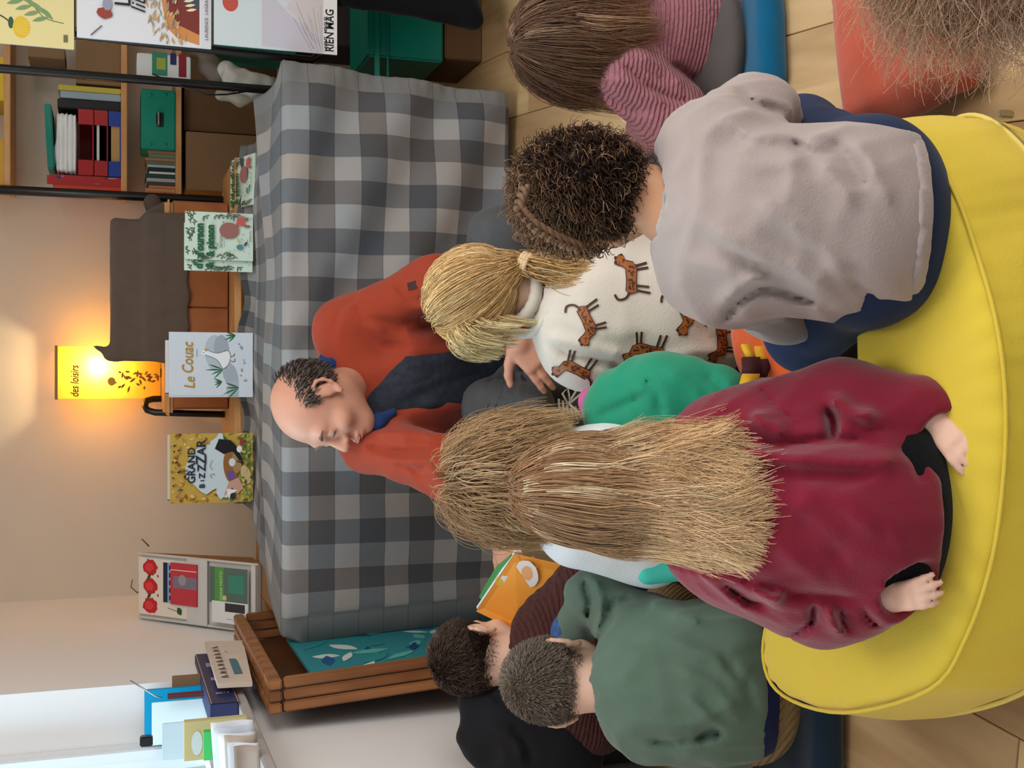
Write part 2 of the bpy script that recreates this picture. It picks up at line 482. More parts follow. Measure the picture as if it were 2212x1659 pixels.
# ------------------------------------------------------------------ flat printed artwork (covers, labels, prints)
class Art:
    """shapes on a flat sheet, origin lower left, metres; layers are stacked by a hair's breadth"""
    def __init__(s, w, h): s.w = w; s.h = h; s.v = []; s.f = []; s.c = []; s.z = 0.0002
    sub = 0
    def poly(s, pts, col):
        bm = bmesh.new(); n = len(s.v); c = lin(col)
        vs = [bm.verts.new((p[0], p[1], 0)) for p in pts]
        try: bm.faces.new(vs)
        except Exception: bm.free(); return s
        bmesh.ops.triangulate(bm, faces=bm.faces[:])
        if s.sub: bmesh.ops.subdivide_edges(bm, edges=bm.edges[:], cuts=s.sub, use_grid_fill=True); bmesh.ops.triangulate(bm, faces=bm.faces[:])
        bm.verts.index_update()
        s.v += [(v.co.x, v.co.y, s.z) for v in bm.verts]; s.c += [c] * len(bm.verts)
        for f in bm.faces:
            q = [v.index + n for v in f.verts]
            if f.normal.z < 0: q = q[::-1]
            s.f.append(tuple(q))
        bm.free(); s.z += .00006; return s
    def rect(s, x, y, w, h, col, ang=0):
        ca, sa = math.cos(ang), math.sin(ang)
        return s.poly([(x + dx * ca - dy * sa, y + dx * sa + dy * ca) for dx, dy in ((0, 0), (w, 0), (w, h), (0, h))], col)
    def ell(s, x, y, rx, ry, col, ang=0, n=20, wob_=0):
        ca, sa = math.cos(ang), math.sin(ang); p = []
        for i in range(n):
            t = 2 * math.pi * i / n; k = 1 + wob_ * random.uniform(-1, 1)
            a, b = rx * math.cos(t) * k, ry * math.sin(t) * k; p.append((x + a * ca - b * sa, y + a * sa + b * ca))
        return s.poly(p, col)
    def leaf(s, x, y, L, w, ang, col):
        p = []
        for i in range(9): t = i / 8; p.append((t * L, w * math.sin(math.pi * t)))
        for i in range(7, 0, -1): t = i / 8; p.append((t * L, -w * math.sin(math.pi * t)))
        ca, sa = math.cos(ang), math.sin(ang)
        return s.poly([(x + a * ca - b * sa, y + a * sa + b * ca) for a, b in p], col)
    def stroke(s, pts, w, col, taper=False):
        pts = [np.array(p, float) for p in pts]
        if len(pts) > 2:   # smooth
            q = []
            for i in range(len(pts) - 1):
                p0 = pts[max(i - 1, 0)]; p1 = pts[i]; p2 = pts[i + 1]; p3 = pts[min(i + 2, len(pts) - 1)]
                for t in np.linspace(0, 1, 5)[:-1]:
                    q.append(.5 * ((2 * p1) + (-p0 + p2) * t + (2 * p0 - 5 * p1 + 4 * p2 - p3) * t * t + (-p0 + 3 * p1 - 3 * p2 + p3) * t ** 3))
            q.append(pts[-1]); pts = q
        n = len(s.v); m = len(pts); c = lin(col)
        for i, p in enumerate(pts):
            t = pts[min(i + 1, m - 1)] - pts[max(i - 1, 0)]; t = t / (np.linalg.norm(t) + 1e-9); nn = np.array([-t[1], t[0]])
            ww = w * .5 * ((1 - .8 * i / (m - 1)) if taper else 1)
            for q in (p + nn * ww, p - nn * ww): s.v.append((q[0], q[1], s.z)); s.c.append(c)
        for i in range(m - 1): s.f.append((n + 2 * i, n + 2 * i + 1, n + 2 * i + 3, n + 2 * i + 2))
        s.z += .00006; return s
    def text(s, txt, x, y, size, col, ang=0.0, bold=0.0, align='LEFT', sx=1.0, shear=0.0):
        cu = bpy.data.curves.new('lettering', 'FONT'); cu.body = txt; cu.size = size; cu.align_x = align; cu.offset = bold; cu.shear = shear
        cu.resolution_u = 3
        o = bpy.data.objects.new('lettering', cu); COL.objects.link(o)
        dg = bpy.context.evaluated_depsgraph_get(); me = bpy.data.meshes.new_from_object(o.evaluated_get(dg))
        n = len(s.v); ca, sa = math.cos(ang), math.sin(ang); c = lin(col)
        for v in me.vertices:
            a, b = v.co.x * sx, v.co.y; s.v.append((x + a * ca - b * sa, y + a * sa + b * ca, s.z)); s.c.append(c)
        for p in me.polygons: s.f.append(tuple(i + n for i in p.vertices))
        bpy.data.objects.remove(o); bpy.data.curves.remove(cu); bpy.data.meshes.remove(me)
        s.z += .00006; return s
    def clip(s):
        """keep the print inside the sheet"""
        for i, v in enumerate(s.v): s.v[i] = (min(max(v[0], 0), s.w), min(max(v[1], 0), s.h), v[2])
        return s
    def build(s, name, origin, xdir, ydir, parent=None, rough=.45, clip=True, warp=None):
        if clip: s.clip()
        o = np.asarray(origin, float); x = np.asarray(xdir, float); x /= np.linalg.norm(x); y = np.asarray(ydir, float); y -= x * (x @ y); y /= np.linalg.norm(y)
        nn = np.cross(x, y)
        vs = [o + v[0] * x + v[1] * y + v[2] * nn for v in s.v] if warp is None else [warp(*v) for v in s.v]
        me = me_pd(name, vs, s.f)
        a = me.color_attributes.new('Col', 'FLOAT_COLOR', 'POINT')
        cc = np.ones((len(vs), 4), np.float32); cc[:, :3] = np.array(s.c); a.data.foreach_set('color', cc.ravel())
        return link(name, me, mat_attr('print_ink', rough, .3), parent)
# ================================================================== materials used across the room
def wood(name, c1, c2, stretch=(14, 1.2, 14), scale=1.6, rough=.5, rnd=True, ringamt=.5, bump=.08):
    if name in _mats: return _mats[name]
    m = bpy.data.materials.new(name); m.use_nodes = True; N = m.node_tree.nodes; L = m.node_tree.links
    b = N['Principled BSDF']; b.inputs['Roughness'].default_value = rough; b.inputs['Specular IOR Level'].default_value = .35
    tc = N.new('ShaderNodeTexCoord'); oi = N.new('ShaderNodeObjectInfo')
    ad = N.new('ShaderNodeVectorMath'); ad.operation = 'ADD'
    sc = N.new('ShaderNodeVectorMath'); sc.operation = 'SCALE'; sc.inputs['Scale'].default_value = 37.0 if rnd else 0.0
    cx = N.new('ShaderNodeCombineXYZ'); L.new(oi.outputs['Random'], cx.inputs[0]); L.new(oi.outputs['Random'], cx.inputs[1]); L.new(oi.outputs['Random'], cx.inputs[2])
    L.new(cx.outputs[0], sc.inputs[0]); L.new(tc.outputs['Object'], ad.inputs[0]); L.new(sc.outputs[0], ad.inputs[1])
    mp = N.new('ShaderNodeMapping'); mp.inputs['Scale'].default_value = stretch; L.new(ad.outputs[0], mp.inputs[0])
    n1 = N.new('ShaderNodeTexNoise'); n1.inputs['Scale'].default_value = scale; n1.inputs['Detail'].default_value = 8; n1.inputs['Distortion'].default_value = 1.4
    L.new(mp.outputs[0], n1.inputs['Vector'])
    wv = N.new('ShaderNodeTexWave'); wv.wave_type = 'RINGS'; wv.inputs['Scale'].default_value = scale * .6; wv.inputs['Distortion'].default_value = 9; wv.inputs['Detail'].default_value = 4
    wv.inputs['Detail Scale'].default_value = 1.2
    mp2 = N.new('ShaderNodeMapping'); mp2.inputs['Scale'].default_value = [q * .45 for q in stretch]; L.new(ad.outputs[0], mp2.inputs[0]); L.new(mp2.outputs[0], wv.inputs['Vector'])
    mm = N.new('ShaderNodeMix'); mm.data_type = 'FLOAT'; mm.inputs[0].default_value = ringamt; L.new(n1.outputs[0], mm.inputs[2]); L.new(wv.outputs[1], mm.inputs[3])
    rp = N.new('ShaderNodeValToRGB'); rp.color_ramp.elements[0].position = .25; rp.color_ramp.elements[1].position = .72
    rp.color_ramp.elements[0].color = (*lin(c1), 1); rp.color_ramp.elements[1].color = (*lin(c2), 1)
    L.new(mm.outputs[0], rp.inputs[0])
    hs = N.new('ShaderNodeHueSaturation'); mr = N.new('ShaderNodeMapRange'); mr.inputs[3].default_value = .92; mr.inputs[4].default_value = 1.07
    L.new(oi.outputs['Random'], mr.inputs[0]); L.new(mr.outputs[0], hs.inputs['Value']); L.new(rp.outputs[0], hs.inputs['Color']); L.new(hs.outputs[0], b.inputs['Base Color'])
    bp = N.new('ShaderNodeBump'); bp.inputs['Strength'].default_value = bump; bp.inputs['Distance'].default_value = .002; L.new(mm.outputs[0], bp.inputs['Height']); L.new(bp.outputs[0], b.inputs['Normal'])
    _mats[name] = m; return m
M_oak = wood('oak_laminate', (164, 130, 90), (200, 168, 124), stretch=(9, .9, 9), ringamt=.35)
M_pine = wood('pine_board', (196, 138, 82), (216, 164, 106), stretch=(3, 12, 12), rnd=True, ringamt=.25)
M_pineV = wood('orange_beech', (150, 84, 36), (172, 102, 50), stretch=(6, 6, 6), ringamt=.2)
M_crate = wood('varnished_crate_wood', (122, 74, 42), (160, 106, 64), stretch=(10, 10, 2), ringamt=.3, rough=.35)
M_wall = mat('plaster_cream', (212, 198, 180), rough=.9, var=.015, vscale=5, bump=.12, bscale=260, spec=.1)
M_wallL = mat('plaster_white', (234, 231, 229), rough=.9, var=.012, vscale=5, bump=.1, bscale=260, spec=.1)
M_black = mat('black_lacquered_tube', (16, 16, 17), rough=.32, var=.02, spec=.5)
M_white = mat('white_paper', (232, 232, 230), rough=.8, var=.02)
M_card = mat('brown_cardboard', (134, 104, 74), rough=.9, var=.05, vscale=20, bump=.1)
M_cardd = mat('dark_brown_cardboard', (112, 82, 54), rough=.9, var=.05, vscale=20, bump=.1)
M_teal = mat('green_painted_metal', (14, 138, 112), rough=.45, var=.04)
M_tealp = mat('teal_plastic', (0, 128, 110), rough=.4, var=.04)
M_dark = mat('dark_board', (52, 48, 46), rough=.8)  # plain dark grey-brown board of the corner cupboard
M_grey = mat('grey_back_panel', (140, 142, 142), rough=.7, var=.02)
M_red = mat('red_plastic', (170, 30, 34), rough=.4, var=.03)
M_blue = mat('blue_plastic', (34, 62, 150), rough=.4, var=.03)

def fbox(name, px0, py0, px1, py1, Y, dep, m, parent=None, bev=.002, zfix=None):
    """upright box whose front face at depth Y spans the pixel rectangle"""
    pc, yc = (px0 + px1) / 2, (py0 + py1) / 2
    z1 = K(px0, yc, Y)[2]; z0 = K(px1, yc, Y)[2]; x0 = K(pc, max(py0, py1), Y)[0]; x1 = K(pc, min(py0, py1), Y)[0]
    if zfix is not None: z0 = zfix
    return MB().box(((x0 + x1) / 2, Y + dep / 2, (z0 + z1) / 2), (abs(x1 - x0) / 2, dep / 2, abs(z1 - z0) / 2), None, bev).build(name, m, parent)

# ================================================================== floor of planks
fl = thing('floor', None, None, (0, 0, 0), kind='structure')
fl['label'] = 'light oak laminate plank floor'
pd = np.array([.118, 1.0]); pd /= np.linalg.norm(pd); pn = np.array([pd[1], -pd[0]])
MB().quad((-3, -.6, -.012), (4, -.6, -.012), (4, 6.2, -.012), (-3, 6.2, -.012)).build('subfloor', mat('plank_joint_dark', (92, 70, 48), .9), fl)
pw, pl = .205, 1.28
pm = MB().box((0, 0, -.005), (pw / 2 - .0008, pl / 2 - .0008, .005), None, .001)
pme = me_pd('plank', pm.v, pm.f); pme.materials.append(M_oak)
ang = -math.atan2(pd[0], pd[1])
x_ref = .627 - 1.85 * pd[0] / pd[1]
for i in range(-8, 8):
    off = [0, .55, .2, .9, .37][i % 5] * pl
    for j in range(-1, 5):
        q = np.array([x_ref, 0]) + pn * (pw * (i + .5)) + pd * (off + pl * (j + .5) - .6)
        if q[1] < .3 or q[1] > 5.3 or q[0] < -1.4 or q[0] > 1.9: continue
        o = bpy.data.objects.new('plank', pme); COL.objects.link(o); o.parent = fl
        o.location = (q[0], q[1], 0); o.rotation_euler = (0, 0, ang)

# ================================================================== walls
WY, WX, SILL = 4.88, -.815, .846
bw = MB().quad((WX, WY, 0), (2.6, WY, 0), (2.6, WY, 2.7), (WX, WY, 2.7), -.12).build('wall_back', M_wall); tag(bw, 'cream plaster back wall warmly lit beside the lamp', kind='structure')
wy0, wy1, wz1 = 1.25, 3.345, 2.25
m = MB()
def wallL(y0, y1, z0, z1): m.box((WX - .12, (y0 + y1) / 2, (z0 + z1) / 2), (.12, (y1 - y0) / 2, (z1 - z0) / 2))
wallL(.2, wy0, 0, SILL); wallL(wy1, WY, 0, SILL); m.box((-.855 - .03, (wy0 + wy1) / 2, SILL / 2), (.03, (wy1 - wy0) / 2 + .02, SILL / 2 - .013)); wallL(wy1, WY, SILL, 2.7); wallL(wy0, wy1, wz1, 2.7); wallL(.2, wy0, SILL, 2.7)
lw = m.build('wall_left', M_wallL); tag(lw, 'white plaster side wall with deep window recess', kind='structure')
rw = MB().box((2.06, 3.3, 1.35), (.06, 1.6, 1.35)).build('wall_right', M_wall); tag(rw, 'cream plaster wall on the right outside the picture', kind='structure')
ce = MB().box((.55, 3.6, 2.75), (1.6, 1.35, .04)).build('ceiling', M_wallL); tag(ce, 'white ceiling above the table and shelves', kind='structure')
# window: frame set in the recess, two panes
wn = thing('window_1', 'white framed window in deep recess above cluttered sill', None, (WX - .19, 2.3, SILL), kind='structure')
fx = WX - .19
mw = mat('window_frame_white', (225, 228, 230), .5, .01)
m = MB()
for (y0, y1, z0, z1) in ((wy0, wy0 + .06, SILL, wz1), (wy1 - .06, wy1, SILL, wz1), (wy0, wy1, SILL, SILL + .06), (wy0, wy1, wz1 - .06, wz1), (2.25, 2.35, SILL, wz1)):
    m.box((fx, (y0 + y1) / 2, (z0 + z1) / 2), (.03, (y1 - y0) / 2, (z1 - z0) / 2), None, .004)
m.build('window_frame', mw, wn)
mg = bpy.data.materials.new('window_glass'); mg.use_nodes = True; nt = mg.node_tree
g_ = nt.nodes.new('ShaderNodeBsdfTransparent'); gl = nt.nodes.new('ShaderNodeBsdfGlossy'); gl.inputs['Roughness'].default_value = .05
mi = nt.nodes.new('ShaderNodeMixShader'); mi.inputs[0].default_value = .06
nt.links.new(g_.outputs[0], mi.inputs[1]); nt.links.new(gl.outputs[0], mi.inputs[2]); nt.links.new(mi.outputs[0], nt.nodes['Material Output'].inputs[0])
for y0, y1 in ((wy0 + .06, 2.25), (2.35, wy1 - .06)):
    MB().box((fx, (y0 + y1) / 2, (SILL + wz1) / 2), (.003, (y1 - y0) / 2, (wz1 - SILL) / 2 - .06)).build('pane', mg, wn)
sl = MB().box((WX - .085, (wy0 + wy1) / 2, SILL - .012), (.105, (wy1 - wy0) / 2, .0125), None, .004).build('trim_1', mat('window_sill_grey', (172, 166, 162), .6, .03)); tag(sl, 'pale grey window sill board carrying papers and books', kind='structure')

# ================================================================== table, its cloth and the raised board behind
TZ, TF, TB = .688, 3.325, 4.02
tb = thing('table', 'low brown table hidden under grey checked cloth', 'table', (.1, 3.7, 0))
M_tt = mat('worn_brown_tabletop', (138, 100, 64), .6, .14, 6, bump=.1)
MB().box((.095, 3.68, TZ - .022), (.785, .335, .02), None, .004).box((-.75, 3.90, TZ - .022), (.065, .115, .02), None, .004).build('tabletop', M_tt, tb)
for x in (-.64, .83):
    for y in (3.41, 3.95): MB().box((x, y, (TZ - .04) / 2), (.022, .022, (TZ - .04) / 2), None, .003).build('leg', M_black, tb)

def checks():
    m = bpy.data.materials.new('grey_check_cotton'); m.use_nodes = True; N = m.node_tree.nodes; L = m.node_tree.links
    b = N['Principled BSDF']; b.inputs['Roughness'].default_value = .85; b.inputs['Sheen Weight'].default_value = .15; b.inputs['Specular IOR Level'].default_value = .15
    uv = N.new('ShaderNodeUVMap'); sp = N.new('ShaderNodeSeparateXYZ'); L.new(uv.outputs[0], sp.inputs[0])
    def math_(op, a, bb=None):
        n = N.new('ShaderNodeMath'); n.operation = op
        if isinstance(a, (int, float)): n.inputs[0].default_value = a
        else: L.new(a, n.inputs[0])
        if bb is not None:
            if isinstance(bb, (int, float)): n.inputs[1].default_value = bb
            else: L.new(bb, n.inputs[1])
        return n.outputs[0]
    def stripe(ch):
        return math_('GREATER_THAN', math_('FRACT', math_('MULTIPLY', ch, .5)), .5)
    su, sv = stripe(sp.outputs[0]), stripe(sp.outputs[1])
    sm = math_('ADD', su, sv)
    cA, cB, cC = lin((152, 148, 144)), lin((110, 108, 107)), lin((78, 77, 78))
    rp = N.new('ShaderNodeValToRGB'); rp.color_ramp.interpolation = 'CONSTANT'
    e = rp.color_ramp.elements; e[0].position = 0; e[0].color = (*cA, 1); e[1].position = .4; e[1].color = (*cB, 1); x = e.new(.8); x.color = (*cC, 1)
    L.new(math_('MULTIPLY', sm, .5), rp.inputs[0])
    # slow alternation of cool and warm threads
    wn = N.new('ShaderNodeTexNoise'); wn.inputs['Scale'].default_value = .55; wn.inputs['Detail'].default_value = 1
    fl_ = N.new('ShaderNodeVectorMath'); fl_.operation = 'FLOOR'; L.new(uv.outputs[0], fl_.inputs[0])
    wh = N.new('ShaderNodeTexWhiteNoise'); wh.noise_dimensions = '2D'; L.new(fl_.outputs[0], wh.inputs['Vector'])
    tint = N.new('ShaderNodeMix'); tint.data_type = 'RGBA'; tint.blend_type = 'MULTIPLY'; tint.inputs[0].default_value = 1
    r2 = N.new('ShaderNodeValToRGB'); r2.color_ramp.elements[0].color = (.88, .97, 1.07, 1); r2.color_ramp.elements[1].color = (1.07, .99, .93, 1); L.new(wh.outputs[0], r2.inputs[0])
    L.new(rp.outputs[0], tint.inputs[6]); L.new(r2.outputs[0], tint.inputs[7])
    # stitched seams between rows
    fr = math_('FRACT', sp.outputs[1]); edge = math_('LESS_THAN', math_('ABSOLUTE', math_('SUBTRACT', fr, .5)), .478)
    # plain hem outside 0..NU in U
    hem = math_('MULTIPLY', math_('GREATER_THAN', sp.outputs[0], 0.0), math_('LESS_THAN', sp.outputs[0], 22.0))
    mh = N.new('ShaderNodeMix'); mh.data_type = 'RGBA'; mh.inputs[6].default_value = (*lin((116, 116, 115)), 1); L.new(hem, mh.inputs[0]); L.new(tint.outputs[2], mh.inputs[7])
    ms = N.new('ShaderNodeMix'); ms.data_type = 'RGBA'; ms.blend_type = 'MULTIPLY'; ms.inputs[0].default_value = 1; L.new(mh.outputs[2], ms.inputs[6])
    cmb = N.new('ShaderNodeMapRange'); cmb.inputs[3].default_value = .72; cmb.inputs[4].default_value = 1; L.new(edge, cmb.inputs[0])
    L.new(cmb.outputs[0], ms.inputs[7]); L.new(ms.outputs[2], b.inputs['Base Color'])
    tc = N.new('ShaderNodeTexCoord'); n2 = N.new('ShaderNodeTexNoise'); n2.inputs['Scale'].default_value = 700; L.new(tc.outputs['Object'], n2.inputs['Vector'])
    n3 = N.new('ShaderNodeTexNoise'); n3.inputs['Scale'].default_value = 30; n3.inputs['Detail'].default_value = 4; L.new(tc.outputs['Object'], n3.inputs['Vector'])
    ad = math_('ADD', math_('MULTIPLY', n2.outputs[0], .25), n3.outputs[0])
    bp = N.new('ShaderNodeBump'); bp.inputs['Strength'].default_value = .35; bp.inputs['Distance'].default_value = .004; L.new(ad, bp.inputs['Height']); L.new(bp.outputs[0], b.inputs['Normal'])
    return m
M_chk = checks()
CK = .0705          # width of one check
CX0, CX1 = -.735, .935   # outer hems of the hanging front
LTOT_back, LTOP, LDROP = .06, TB - TF, .655
def cloth(u, v):
    X = CX0 + u * (CX1 - CX0)
    s = v * (LTOT_back + LTOP + LDROP)
    if s < LTOT_back + LTOP:      # lying on the table; edges drawn in diagonally at both ends
        t = max(0.0, s - LTOT_back) / LTOP
        xl = -.40 + (-.71 + .40) * t ** .8; xr = .80 + (.91 - .80) * t
        Xc = xl + (xr - xl) * u
        z = TZ + .005 + .006 * math.sin(9 * X + 2) * math.sin(5 * t + 1) ** 2
        z += .013 * math.exp(-((t - .52 - .12 * math.sin(2.3 * X + .6)) / .05) ** 2) + .010 * math.exp(-((t - .2) / .06) ** 2) * (1 + math.sin(6 * X)) / 2
        if X > .35: z += .03 * (X - .35) / .55 * math.exp(-((t - .55) / .14) ** 2)
        if t < .035:
            z += .03 * (1 - t / .035) * (.7 + .3 * math.sin(23 * X))
        if s < LTOT_back: z += .02 * (1 - s / LTOT_back)
        y = TB - LTOP * t + .012 * math.sin(13 * X) * (1 - t)
        r = LTOP * (1 - t)
        if r < .012: z -= .004 * (1 - r / .012)
        return (Xc, y, z)
    d = s - LTOT_back - LTOP
    X2 = -.71 + u * 1.62
    X2 = X2 + (CX0 - X2 if u < .02 else 0) * min(1, d / .05)
    lean = .016 * (d / LDROP) + .006 * math.sin(min(d, .03) / .03 * 1.57)
    y = TF - .004 - lean
    # diagonal drag folds running down from the right hand corner
    a = (X - .92) * .62 - d * 1.0
    a2 = math.hypot(X - .98, (d + .12) * 1.05)
    f = .016 * math.sin(a * 26 + 1.2 * math.sin(5 * X)) * min(1, d / .1) * (1 if X > .1 else max(0, (X + .25) / .35))
    f += .007 * math.sin(11 * X + 3 * d + 1) * min(1, d / .15)
    f += .006 * math.sin(29 * X + 6 * d) * min(1, d / .3) * (1 if X < .1 else .4)
    y -= .012 + f
    hx = max(0, (X - (CX1 - .075)) / .075); hl = max(0, ((CX0 + .06) - X) / .06)
    y += .02 * hx + .012 * math.sin(150 * d) * .25 * hx + .02 * hl
    if u < .12: X2 += .055 * (1 - u / .12) * (d / LDROP) ** .7
    if u > .9: X2 -= .05 * ((u - .9) / .1) * (d / LDROP)
    z = TZ + .003 - d + .008 * math.sin(7 * X) * (d / LDROP)
    return (X2, y, max(z, .02))
def cuv(u, v):
    s = v * (LTOT_back + LTOP + LDROP)
    X = CX0 + u * (CX1 - CX0)
    r = s - LTOT_back - LTOP
    return ((X - (CX0 + .055)) / CK, (r if r > 0 else r * .42) / .072 + 20.05)
cl = link('tablecloth', grid_mesh('tablecloth', cloth, 170, 130, cuv), M_chk)
cl.modifiers.new('thickness', 'SOLIDIFY').thickness = .0025
tag(cl, 'grey gingham checked cloth hanging down the front of the low table', 'tablecloth')
nu = (CX1 - CX0 - .11) / CK

# raised pine board behind the table
bd = MB().box((.18, 4.05 + .235, .741), (.585, .235, .011), None, .002).build('shelf_board', M_pine); tag(bd, 'long pale pine board behind the checked table carrying the wooden boxes', 'board')
# ================================================================== picture books standing on the table
def book(name, px0, py0, px1, py1, Y, th, cover_col, label, art=None, zb=None, group=None):
    """py0 < py1; px0 top, px1 bottom edge"""
    pc, yc = (px0 + px1) / 2, (py0 + py1) / 2
    z1 = K(px0, yc, Y)[2]; z0 = K(px1, yc, Y)[2] if zb is None else zb
    x0 = K(pc, py1, Y)[0]; x1 = K(pc, py0, Y)[0]; w, h = x1 - x0, z1 - z0
    t = thing(name, label, 'book', ((x0 + x1) / 2, Y + th / 2, z0), group)
    mc = mat('cover_%d_%d_%d' % tuple(cover_col), cover_col, .45, .02)
    m = MB().box(((x0 + x1) / 2, Y + .0012, (z0 + z1) / 2), (w / 2, .0012, h / 2)).box(((x0 + x1) / 2, Y + th - .0012, (z0 + z1) / 2), (w / 2, .0012, h / 2)).box((x0 + .0012, Y + th / 2, (z0 + z1) / 2), (.0012, th / 2, h / 2))
    cv = m.build('cover', mc, t)
    MB().box(((x0 + x1) / 2, Y + th / 2, (z0 + z1) / 2), (w / 2 - .003, th / 2 - .002, h / 2 - .003)).build('pages', M_white, t)
    if art:
        a = Art(w, h); art(a, w, h); a.build('cover_print', (x0, Y - .0003, z0), (1, 0, 0), (0, 0, 1), cv)
    return t
RU = random.uniform
def art_bazar(a, w, h):
    a.rect(0, 0, w, h, (200, 165, 70))
    for i in range(150):
        x, y = RU(0, w), RU(0, h)
        c = random.choice([(214, 180, 84), (226, 196, 120), (170, 122, 44), (140, 92, 36), (200, 150, 60)]) if y > h * .45 else random.choice([(150, 168, 84), (112, 142, 66), (196, 186, 104), (80, 112, 50), (170, 150, 90)])
        a.leaf(x, y, RU(.012, .03), RU(.003, .006), RU(0, 6.3), c)
    a.ell(w * .5, h * .57, w * .36, h * .25, (206, 222, 228), wob_=.12)
    a.ell(w * .72, h * .42, w * .27, h * .12, (206, 222, 228), wob_=.15); a.ell(w * .26, h * .36, w * .2, h * .11, (206, 222, 228), wob_=.15)
    for i in range(26): a.leaf(RU(0, w), RU(.8 * h, h), RU(.006, .014), .003, RU(0, 6), random.choice([(90, 60, 50), (150, 110, 120), (90, 110, 150), (40, 30, 30), (190, 120, 80)]))
    # animals on the ground: brown back, black and white beast, purple bundle, pale fox shapes
    a.ell(w * .52, h * .28, w * .24, h * .085, (150, 100, 52), .1); a.ell(w * .6, h * .2, w * .18, h * .06, (168, 136, 84))
    a.poly([(w * .78, h * .47), (w * .92, h * .42), (w * .9, h * .28), (w * .8, h * .2), (w * .62, h * .13), (w * .6, h * .17), (w * .74, h * .25), (w * .7, h * .36)], (22, 20, 24))
    a.ell(w * .77, h * .17, w * .05, h * .035, (235, 235, 235)); a.stroke([(w * .62, h * .17), (w * .56, h * .12), (w * .6, h * .2)], .004, (22, 20, 24))
    a.leaf(w * .8, h * .12, .03, .008, .3, (170, 50, 50)); a.ell(w * .58, h * .26, w * .06, h * .04, (214, 226, 232))
    a.rect(w * .34, h * .22, w * .13, h * .08, (110, 84, 150), .25)
    a.poly([(w * .1, h * .36), (w * .3, h * .3), (w * .36, h * .18), (w * .2, h * .12), (w * .12, h * .2), (w * .22, h * .26)], (206, 160, 138))
    a.poly([(w * .06, h * .3), (w * .2, h * .33), (w * .18, h * .2)], (240, 240, 238)); a.ell(w * .09, h * .25, w * .05, h * .035, (46, 46, 50))
    a.ell(w * .4, h * .09, w * .14, h * .06, (206, 178, 134), .3); a.ell(w * .72, h * .07, w * .012, h * .012, (190, 50, 50))
    for i in range(40): a.leaf(RU(0, w), RU(0, .14 * h), RU(.01, .02), .004, RU(0, 6), random.choice([(96, 130, 60), (150, 170, 90), (60, 96, 50), (196, 190, 110)]))
    ink = (34, 42, 56)
    a.text('LE', w * .42, h * .80, .018, ink); a.text('GRAND', w * .29, h * .71, .033, ink, bold=.0007)
    for ch, x, s in (('B', .22, .024), ('I', .32, .016), ('Z', .36, .026), ('Z', .46, .036), ('Z', .56, .046), ('A', .69, .038), ('R', .80, .042)):
        a.text(ch, w * x, h * .585 + (.036 - s) * .2, s, ink, bold=.0008)
    a.stroke([(w * .36, h * .5), (w * .4, h * .53), (w * .42, h * .49), (w * .4, h * .47)], .0016, (120, 120, 124)); a.stroke([(w * .48, h * .5), (w * .54, h * .53), (w * .62, h * .5)], .0016, (120, 120, 124))
def art_couac(a, w, h):
    a.rect(0, 0, w, h, (214, 222, 230))
    a.rect(0, 0, w * .035, h, (198, 208, 218))
    a.ell(w * .66, h * .44, w * .3, h * .13, (186, 196, 205), .2, wob_=.05); a.ell(w * .76, h * .38, w * .2, h * .09, (164, 174, 184), wob_=.06)
    a.ell(w * .34, h * .27, w * .2, h * .09, (170, 180, 190), .3, wob_=.06); a.ell(w * .12, h * .22, w * .14, h * .1, (176, 186, 196), wob_=.06)
    a.rect(0, 0, w, h * .17, (214, 222, 230))
    gs = [(w * .70, h * .62), (w * .735, h * .57), (w * .7, h * .5), (w * .68, h * .42), (w * .72, h * .3), (w * .62, h * .27), (w * .5, h * .3), (w * .44, h * .36), (w * .56, h * .42), (w * .62, h * .5), (w * .65, h * .57)]
    a.poly(gs, (238, 241, 243)); a.stroke(gs + [gs[0]], .0016, (70, 74, 80))
    a.ell(w * .69, h * .59, w * .04, h * .03, (238, 241, 243)); a.poly([(w * .72, h * .58), (w * .76, h * .53), (w * .7, h * .555)], (206, 150, 80)); a.ell(w * .69, h * .595, .0014, .0018, (30, 30, 34))
    a.stroke([(w * .56, h * .27), (w * .55, h * .22), (w * .6, h * .22)], .003, (120, 110, 70)); a.stroke([(w * .63, h * .27), (w * .64, h * .23), (w * .68, h * .225)], .003, (120, 110, 70))
    for (x, y, s) in ((.43, .36, 1.2), (.24, .37, .8), (.15, .17, 1.15), (.96, .21, 1.0)):
        for k in range(4): a.leaf(w * x, h * y, .05 * s * RU(.6, 1), .0022, 1.6 + (k - 1.5) * .38 + .2, (28, 86 + 12 * k, 56))
    for i in range(9): a.ell(RU(.2, .9) * w, RU(.08, .17) * h, RU(.002, .006), RU(.002, .004), (150, 160, 170))
    oc = (184, 140, 58)
    a.text('Le', w * .13, h * .70, .047, oc, bold=.0006, shear=.18, sx=.85); a.text('Couac', w * .36, h * .72, .05, oc, bold=.0006, shear=.18, sx=.78)
    a.rect(w * .62, h * .67, w * .12, .0012, (90, 90, 96))
